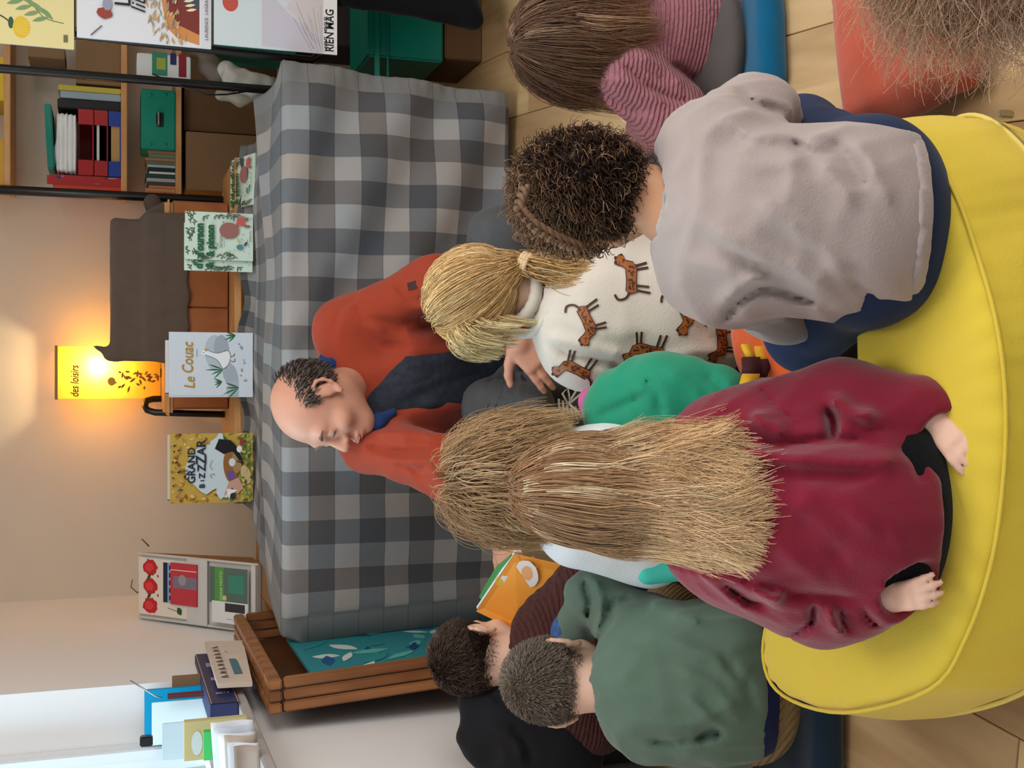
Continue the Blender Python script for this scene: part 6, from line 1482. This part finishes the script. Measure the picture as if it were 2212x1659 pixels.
sL, sR = K(1215, 1500, 2.33), K(1212, 1335, 2.38); eL, eR = K(1290, 1560, 2.30), K(1262, 1268, 2.28); wL, wR = K(1300, 1470, 2.4), K(1270, 1250, 2.25)
bd7 = hp7 + [C(HP7(0, -.035, -.05), K(1150, 1410, 2.37), .042, .048, .03), C(K(1150, 1410, 2.37), K(1360, 1400, 2.28), .05, .08), C(sL, eL, .03, .026), C(eL, wL, .026, .02), C(sR, eR, .03, .026), C(eR, wR, .026, .02)]
bd7 += hand_prims(wL, V3(.4, .6, 0), V3(0, .3, -1), .10, -1, .4) + hand_prims(wR, V3(.3, .3, .2), V3(0, .6, -.4), .095, 1, .6)
blob('body', bd7, .0055, SK_B, P7)
M_s7 = knit('chestnut_rib_knit', (74, 42, 40), 'Z', 40, 1.0)
blob('sweater', [C(K(1172, 1410, 2.365), K(1255, 1405, 2.33), .075, .13, .05), C(K(1240, 1400, 2.33), K(1370, 1400, 2.28), .138, .135, .05), C(sL, eL, .07, .06, .05), C(eL, wL, .056, .044, .04), C(sR, eR, .066, .058, .05), C(eR, wR, .06, .045, .04), sub(C(K(1118, 1412, 2.38), K(1080, 1412, 2.40), .056, .06, .006))], .0062, M_s7, P7, .03, addf(wob(.002, 40, 2), lambda X: .0018 * np.sin((X @ unit(V3(-.35, -.3, 1))) * 560)))
blob('trousers', [El(K(1390, 1380, 2.26), (.14, .13, .07)), C(K(1380, 1330, 2.24), K(1400, 1230, 2.15), .07, .055), C(K(1390, 1440, 2.26), K(1380, 1530, 2.2), .07, .055)], .007, fabric('dark_blue_jeans', (26, 40, 62)), P7, .04)
rs = np.random.RandomState(71); short_hair(h7 + R7 @ np.array([0, -.010, .023]), R7, np.array([.067, .086, .078]), 6500, rs, (58, 42, 36), (92, 72, 62), P7, (.014, .024), -.88, (-.25, -.45, .85), .06, (150, 138, 130), (46, 34, 28))

# ------------------------------------------------------------------ child at the lower right edge, only the frizzy hair shows
P9 = thing('person', 'child with frizzy light brown hair cut off at the lower right corner', 'person', (.36, .72, 0))
h9 = K(2185, -105, .78); R9 = rot_axes((-.2, .95, -.2), (0, .2, 1)); hp9, HP9 = head_prims(h9, R9, .82, True)
tr9 = V3(h9[0] + .02, h9[1] - .03, .22)
blob('body', hp9 + [C(HP9(0, -.03, -.05), V3(h9[0], h9[1] - .02, h9[2] - .17), .042, .05), C(V3(h9[0], h9[1] - .02, h9[2] - .17), tr9, .06, .09)], .007, SK_B, P9)
blob('sweater', [C(V3(h9[0] + .01, h9[1] - .02, h9[2] - .20), tr9, .10, .12), C(tr9, V3(tr9[0], tr9[1], .09), .12, .12)], .009, fabric('grey_jersey', (90, 92, 98)), P9)
rs = np.random.RandomState(81); Rd = np.array([.068, .086, .080]); hc9 = h9 + R9 @ np.array([0, -.010, .022])
roots, nv = scalp(hc9, R9, Rd, 4200, rs, zmin=-.5, low_back=-.9)
S = curls(roots, nv, (.004, .035), (.02, .09), (.003, .012), (.5, 1.3), rs, (-.7, .2, -.4))
hair_obj('hair', [cap_part([El(hc9, Rd + .004, R9)], .007, (112, 88, 70), .01), strands_mesh(S, .00022, .00014, hair_cols(len(S), M_, (138, 102, 76), (190, 152, 120), .3, 9))], M_hair, P9)
# ================================================================== wooden slatted crate standing on end against the left wall
ct = thing('wooden_crate', 'varnished slatted wooden crate leaning upright against the left wall', 'crate', (-.74, 3.3, 0))
y0c, y1c = 2.90, 3.74; ztop = .785; LEAN = .05
Rl = np.array(Matrix.Rotation(-math.atan2(LEAN, ztop), 3, 'Y'))
for i in range(3):
    xo = -.733 - .029 * i
    MB().box((xo, (y0c + y1c) / 2, ztop - .016), (.0135, (y1c - y0c) / 2 + .012, .016), Rl, .004).build('slat', M_crate, ct)
    MB().box((xo + LEAN, (y0c + y1c) / 2, .018), (.0135, (y1c - y0c) / 2 + .012, .016), Rl, .004).build('slat', M_crate, ct)
    for y in (y0c, y1c):
        MB().box((xo + LEAN / 2, y, ztop / 2), (.0130, .012, ztop / 2 - .036), Rl, .004).build('slat', M_crate, ct)
MB().box((-.8065 + LEAN / 2, (y0c + y1c) / 2, ztop / 2), (.003, (y1c - y0c) / 2 - .014, ztop / 2 - .036), Rl, .001).build('back_board', mat('crate_back_dark', (92, 54, 32), .6, .1), ct)
# picture book displayed inside the crate
bk2 = MB().box((-.742 + LEAN / 2, 3.17, .36), (.005, .235, .31), Rl, .002).build('picture_book', mat('teal_cover', (44, 132, 140), .45, .08, 6)); tag(bk2, 'teal and blue picture book standing inside the wooden crate', 'book')
ar = Art(.47, .62); ar.rect(0, 0, .47, .62, (44, 132, 140))
for i in range(34): ar.leaf(RU(.02, .40), RU(.05, .56), RU(.04, .12), RU(.008, .025), RU(0, 6.2), random.choice([(24, 84, 136), (92, 176, 168), (204, 214, 210), (40, 140, 140), (16, 64, 110)]))
ar.build('cover_print', np.array([-.742 + LEAN / 2, 2.935, .36]) + Rl @ V3(.0065, 0, -.31), V3(0, 1, 0), Rl @ V3(0, 0, 1), bk2)

# ================================================================== tilted white display stand on the left end of the table
T0 = V3(-.815 + .012, 3.86, TZ + .004); T1 = V3(-.585, 3.86, TZ + .004); up_ = V3(0, .40, .36); hgt_ = np.linalg.norm(up_); uu = unit(up_); W_ = T1[0] - T0[0]
ds = thing('display_stand', 'tilted white leaflet display with brown wooden side on the table corner', 'display stand', tuple((T0 + T1) / 2))
M_wcard = mat('white_display_card', (196, 192, 186), .7, .03); nd = unit(np.cross(V3(1, 0, 0), uu))
MB().quad(T0, T1, T1 + up_, T0 + up_, .006).build('board', M_wcard, ds)
for x in (T0[0], T1[0]):
    MB().add([V3(x - .003, 3.86, TZ), V3(x - .003, 3.86, TZ) + up_, V3(x - .003, 4.01, TZ + .01), V3(x + .003, 3.86, TZ), V3(x + .003, 3.86, TZ) + up_, V3(x + .003, 4.01, TZ + .01)], [(0, 1, 2), (5, 4, 3), (0, 3, 4, 1), (1, 4, 5, 2), (2, 5, 3, 0)]).build('side_panel', mat('brown_side_board', (140, 98, 58), .6, .15, 20) if x > -.7 else M_wcard, ds)
    MB().tube([V3(x, 3.855, TZ + .008), V3(x, 3.855, TZ + .008) + up_], .0045, 6).build('edge_strip', M_wcard, ds)
def onboard(x, y, z=.0): return T0 + V3(1, 0, 0) * x + uu * y - nd * 0 + nd * (z)
if nd[1] > 0: nd = -nd
def card(name, x, y, w, h, z, m, label, cat, art=None, th=.004):
    o = MB(); a = [onboard(x, y, z), onboard(x + w, y, z), onboard(x + w, y + h, z), onboard(x, y + h, z)]
    o.add(a + [q - nd * th for q in a], [(0, 1, 2, 3), (7, 6, 5, 4), (0, 4, 5, 1), (1, 5, 6, 2), (2, 6, 7, 3), (3, 7, 4, 0)])
    ob = o.build(name, m, ds if label is None else None)
    if label: tag(ob, label, cat)
    if art: ar = Art(w, h); art(ar, w, h); ar.build('card_print', onboard(x, y, z + .0006), (1, 0, 0), uu, ob)
    return ob
card('pocket', .0, .215, W_, .09, .014, M_wcard, None, None)
card('ledge', .0, .0, W_, .018, .02, M_wcard, None, None, None, .018)
def a_flow(a, w, h):
    a.rect(0, 0, w, h, (222, 210, 196))
    for x in (.16, .5, .84): a.ell(w * x, h * .78, .027, .034, (188, 34, 40), wob_=.12); a.ell(w * x, h * .8, .015, .02, (214, 60, 62), wob_=.15)
    for x in (.33, .67): a.leaf(w * x - .012, h * .84, .03, .006, -.7, (40, 76, 40)); a.leaf(w * x, h * .62, .012, .004, .6, (150, 60, 50))
    a.leaf(w * .06, h * .2, .03, .012, .6, (40, 84, 44)); a.stroke([(w * .1, h * .2), (w * .16, h * .45)], .002, (50, 80, 50))
card('flower_card', .012, .285, W_ - .024, .25, .008, M_white, 'card printed with three red poppies at the top of the display stand', 'card', a_flow)
def a_film(a, w, h):
    a.rect(0, 0, w, h, (126, 164, 196)); a.rect(0, h * .84, w, h * .16, (30, 36, 66))
    for i in range(5): a.rect(w * (.06 + .19 * i), h * .6, w * .12, h * .18, (30, 34, 50))
card('film_leaflet', .062, .29, .135, .125, .012, M_white, 'blue film strip leaflet in the upper pocket of the display', 'leaflet', a_film)
def a_redcd(a, w, h): a.rect(0, 0, w, h, (186, 54, 64)); a.rect(w * .4, 0, w * .28, h * .9, (120, 112, 128)); a.ell(w * .6, h * .55, .018, .018, (150, 140, 150)); a.rect(w * .82, 0, w * .02, h, (230, 200, 190))
card('disc_sleeve', .06, .255, .14, .12, .0185, M_red, 'red disc sleeve with grey stripe in the upper display pocket', 'disc sleeve', a_redcd)
def a_gr(a, w, h): a.rect(0, 0, w, h, (86, 104, 92)); a.rect(0, h * .62, w, h * .24, (84, 142, 66)); a.text('DANS MOTO', w * .08, h * .66, .016, (206, 220, 190)); a.rect(w * .3, h * .1, w * .5, h * .4, (60, 130, 110)); a.ell(w * .15, h * .6, .009, .009, (196, 190, 130))
card('leaflet', .085, .028, .118, .165, .0245, M_white, 'dark green leaflet standing on the ledge of the display', 'leaflet', a_gr)
def a_bw(a, w, h): a.rect(0, 0, w, h, (214, 214, 212)); a.rect(w * .55, h * .08, w * .4, h * .55, (50, 50, 54)); a.rect(w * .2, h * .1, w * .02, h * .5, (90, 90, 92))
card('booklet', .022, .022, .07, .155, .0305, M_white, 'white and black booklet beside the green leaflet on the ledge', 'booklet', a_bw)
tw = MB()
for pts in ([(322, 1272), (296, 1280), (283, 1268), (286, 1252)], [(322, 1278), (302, 1286), (300, 1262)], [(322, 1180), (312, 1170), (306, 1164)]):
    o = MB().tube([K(p[0], p[1], 4.262) for p in pts], [.003 - .0004 * k for k in range(len(pts))], 6).build('twig', mat('dried_twig', (110, 84, 50), .8), ds, True)

# ================================================================== linen pouch with lettering marks against the wall
a1, a2, a3, a4 = XP(470, 1487, -.772), XP(545, 1483, -.772), XP(525, 1392, -.765), XP(442, 1394, -.772)
Bc = MB(); nn5 = V3(.012, 0, 0)
Bc.add([a1, a2, a3, a4, a1 + nn5, a2 + nn5, a3 + nn5, a4 + nn5], [(0, 1, 2, 3), (7, 6, 5, 4), (0, 4, 5, 1), (1, 5, 6, 2), (2, 6, 7, 3), (3, 7, 4, 0)])
o = Bc.build('linen_pouch', fabric('linen_beige', (206, 190, 176))); tag(o, 'flat beige linen pouch with dark handwriting behind the crate', 'pouch')
ar = Art(1, 1); xv = (a4 - a1); yv = (a1 - a2); wpx = np.linalg.norm(xv); hpx = np.linalg.norm(yv)
ar.w, ar.h = wpx, hpx
for i, x in enumerate(np.linspace(.12, .8, 9)):
    ar.stroke([(wpx * x, hpx * .62), (wpx * (x + .02), hpx * .82), (wpx * (x + .035), hpx * .64), (wpx * (x + .05), hpx * (.7 + .1 * (i % 2)))], .005, (84, 74, 70))
ar.rect(wpx * .18, hpx * .18, wpx * .34, hpx * .25, (74, 118, 132)); ar.ell(wpx * .7, hpx * .3, .02, .015, (206, 140, 120), wob_=.15)
ar.build('pouch_print', a2 + nn5 * 1.08, xv, yv, o)

# ================================================================== clutter on the window sill
SZ = SILL + .001
def sill_box(name, basepx, size, rz, m, label, cat, tilt=0.0, dz=0):
    b = G(basepx[0], basepx[1], SILL); R = np.array(Matrix.Rotation(rz, 3, 'Z') @ Matrix.Rotation(tilt, 3, 'X'))
    o = MB().box((b[0], b[1], SZ + size[2] * math.cos(tilt) + dz), size, R, .002).build(name, m); return tag(o, label, cat)
fa, na = G(474, 1478, SILL), G(517, 1578, SILL); fa[0] = na[0] = -.79
cx_, cy_ = (fa + na)[:2] / 2; ln = np.linalg.norm((fa - na)[:2])
nv_ = MB().box((cx_ - .03, cy_, SZ + .035), (.03, ln / 2, .034), None, .002).build('navy_box', mat('navy_card', (44, 50, 92), .6, .04)); tag(nv_, 'navy blue long box with white marks on the window sill', 'box')
ar = Art(ln, .068); ar.rect(0, 0, ln, .068, (44, 50, 92)); ar.rect(0, 0, ln, .003, (170, 140, 110)); ar.rect(0, .065, ln, .003, (170, 140, 110))
for x, n in ((.70, 3), (.42, 2), (.16, 1)):
    ar.text('R' * n, ln * x, .030, .026, (214, 212, 208), bold=.0005); ar.rect(ln * x, .025, .018 * n, .0016, (214, 212, 208)); ar.rect(ln * x, .015, .016 * n, .005, (190, 188, 190))
ar.build('box_print', (cx_ + .0008, cy_ - ln / 2, SZ), (0, 1, 0), (0, 0, 1), nv_)
def stand(name, px0, py0, px1, py1, Y, th, m, label, cat, tilt=0):
    x0, x1 = K((px0 + px1) / 2, py1, Y)[0], K((px0 + px1) / 2, py0, Y)[0]; z1 = K(px0, (py0 + py1) / 2, Y)[2]
    x0 = max(x0, -.972)
    o = MB().box(((x0 + x1) / 2, Y + th / 2, (SZ + z1) / 2), ((x1 - x0) / 2, th / 2, (z1 - SZ) / 2), None, .001).build(name, m); return tag(o, label, cat)
stand('folder', 312, 1487, 420, 1612, 3.30, .012, mat('bright_blue_folder', (0, 150, 196), .4, .04), 'bright blue folder standing in the far corner of the window sill', 'folder')
stand('paper_sheet', 328, 1514, 430, 1606, 3.24, .004, mat('white_sheet', (226, 240, 240), .8, .01), 'white printed sheet standing in front of the blue folder', 'paper')
stand('card_strip', 372, 1458, 462, 1482, 3.32, .01, M_card, 'narrow tan card standing behind the navy box on the sill', 'card')
stand('marker_pen', 362, 1497, 430, 1508, 3.20, .012, mat('brown_marker', (96, 44, 40), .4), 'brown marker pen standing beside the white sheet', 'pen')
o = MB().box(K(316, 1600, 3.18), (.013, .012, .016), None, .003).build('binder_clip', M_black); tag(o, 'black binder clip on the edge of the sheet at the window', 'clip')
o = MB().tube([K(281, 1470, 3.22), K(335, 1503, 3.2), K(350, 1508, 3.2)], .0022, 6).build('antenna', mat('grey_metal_rod', (150, 150, 150), .4, metal=.5), None, True); tag(o, 'thin grey metal rod sticking up over the window sill', 'rod')
b0 = G(520, 1640, SILL)
stand('card_file', 398, 1555, 500, 1640, 2.80, .02, mat('beige_file_box', (200, 184, 132), .7, .04), 'beige card file box with oval hole on the near sill', 'file box')
fb_ = COL.objects[-1]; ar = Art(.06, .03); ar.ell(.03, .015, .028, .0125, (206, 214, 214)); ar.build('oval_window', K(440, 1632, 2.799), (1, 0, 0), (0, 0, 1), fb_, .6, False)
stand('notice_card', 350, 1560, 420, 1640, 3.00, .004, mat('pale_blue_notice', (196, 216, 224), .7), 'pale blue printed notice card on the sill behind the card file', 'card')
stand('green_book', 440, 1578, 515, 1640, 2.72, .02, mat('bright_green_cover', (74, 196, 104), .5, .05), 'bright green booklet leaning before the beige card file', 'booklet')
for i, (a, b, yy, cc) in enumerate(((455, 1560, 2.68, (220, 222, 226)), (462, 1572, 2.655, (196, 206, 220)), (472, 1585, 2.63, (226, 226, 228)), (486, 1590, 2.605, (176, 160, 144)), (492, 1606, 2.58, (214, 220, 230)), (505, 1612, 2.555, (164, 148, 134)))):
    x1 = K(a + 30, b, yy)[0]; z1 = K(a, b + 20, yy)[2]
    o = link('loose_paper', grid_mesh('loose_paper', lambda u, v, x1=x1, z1=z1, yy=yy, i=i: (x1 - .13 * u, yy + .006 * math.sin(5 * v + i) + .012 * v, SZ + (z1 - SZ) * v * (1 - .1 * u)), 8, 8), mat('loose_paper_%d' % i, cc, .8, .02)); o.modifiers.new('t', 'SOLIDIFY').thickness = .0012
    tag(o, ['white leaf nearest the green booklet in the sill papers', 'bluish leaf second in the row of sill papers', 'bright white leaf in the middle of the sill papers', 'tan leaf behind the pale bluish sheet on the sill', 'pale bluish sheet near the front of the sill papers', 'tan leaf at the near end of the sill papers'][i], 'paper', 'loose papers on the window sill')

# ================================================================== black coat and dark box by the left wall
cbk = thing('black_coat', 'black coat slumped over a dark box by the left wall', 'coat', (-.7, 2.6, 0))
Yc = 2.38
pr = [C(K(1010, 1590, Yc), K(1050, 1620, Yc), .022, .03), C(K(1050, 1620, Yc), K(1100, 1640, Yc), .03, .06), C(K(1040, 1520, Yc + .02), K(1120, 1560, Yc), .05, .08), C(K(1120, 1560, Yc), K(1200, 1600, Yc - .02), .09, .10), C(K(1060, 1480, Yc + .1), K(1180, 1530, Yc + .05), .03, .06), C(K(1130, 1650, Yc - .03), K(1230, 1650, Yc - .05), .07, .06)]
fc = [([(1060, 1500), (1120, 1540), (1200, 1550)], -.014, 9), ([(1050, 1560), (1110, 1590), (1130, 1640)], .012, 10), ([(1100, 1560), (1140, 1620), (1150, 1655)], -.012, 9)]
blob('fabric', pr, .007, fabric('black_wool', (34, 33, 36)), cbk, .04, addf(pfolds(fc), wob(.004, 40, 4), crumple(.006, 24, (1, 1, .6), 3)))
q1 = G(1283, 1610, 0); o = MB().box((-.745, 2.50, .075), (.10, .11, .074), None, .006).build('dark_box', mat('dark_plastic', (34, 32, 34), .45, .04)); tag(o, 'low dark plastic box on the floor under the black coat', 'box')

# ================================================================== striped scarf and black shoe in the middle
sc_ = thing('striped_scarf', 'yellow and maroon striped scarf end lying on the orange cushion', 'scarf', tuple(G(1640, 800, .1)))
m1, m2 = mat('scarf_yellow', (224, 172, 44), .8, .06), mat('scarf_maroon', (66, 24, 34), .8, .06)
def strip(path, w, m):
    vs = []; fs = []
    for i, p in enumerate(path):
        for dx in (-w, w): vs.append(K(p[0] + dx, p[1], p[2])); 
    n = len(path)
    me = me_pd('stripe', vs, [(2 * i, 2 * i + 1, 2 * i + 3, 2 * i + 2) for i in range(n - 1)], True); o = link('stripe', me, m, sc_); o.modifiers.new('t', 'SOLIDIFY').thickness = .006
strip([(1608, 748, 1.76), (1614, 762, 1.75), (1620, 775, 1.74)], 9, m1); strip([(1620, 775, 1.74), (1622, 795, 1.73), (1620, 812, 1.72)], 19, m2); strip([(1620, 812, 1.72), (1616, 828, 1.71), (1612, 842, 1.70)], 19, m1); strip([(1612, 842, 1.70), (1606, 858, 1.69)], 19, m2)
strip([(1640, 752, 1.77), (1644, 770, 1.76), (1648, 780, 1.75)], 12, m1); strip([(1648, 780, 1.75), (1646, 800, 1.74), (1642, 815, 1.73)], 14, m2)
q = G(1655, 715, .0)
o = blob('black_shoe', [C(V3(q[0] - .03, q[1] + .03, .03), V3(q[0] + .05, q[1] + .05, .032), .03, .034), Bx(V3(q[0] + .01, q[1] + .04, .010), (.075, .034, .010), np.array(Matrix.Rotation(.25, 3, 'Z')), .008), C(V3(q[0] + .05, q[1] + .05, .03), V3(q[0] + .055, q[1] + .05, .07), .032, .03)], .005, mat('black_leather', (22, 22, 24), .4, .05), None, .02); tag(o, 'black leather shoe on the floor behind the leopard sweatshirt', 'shoe')
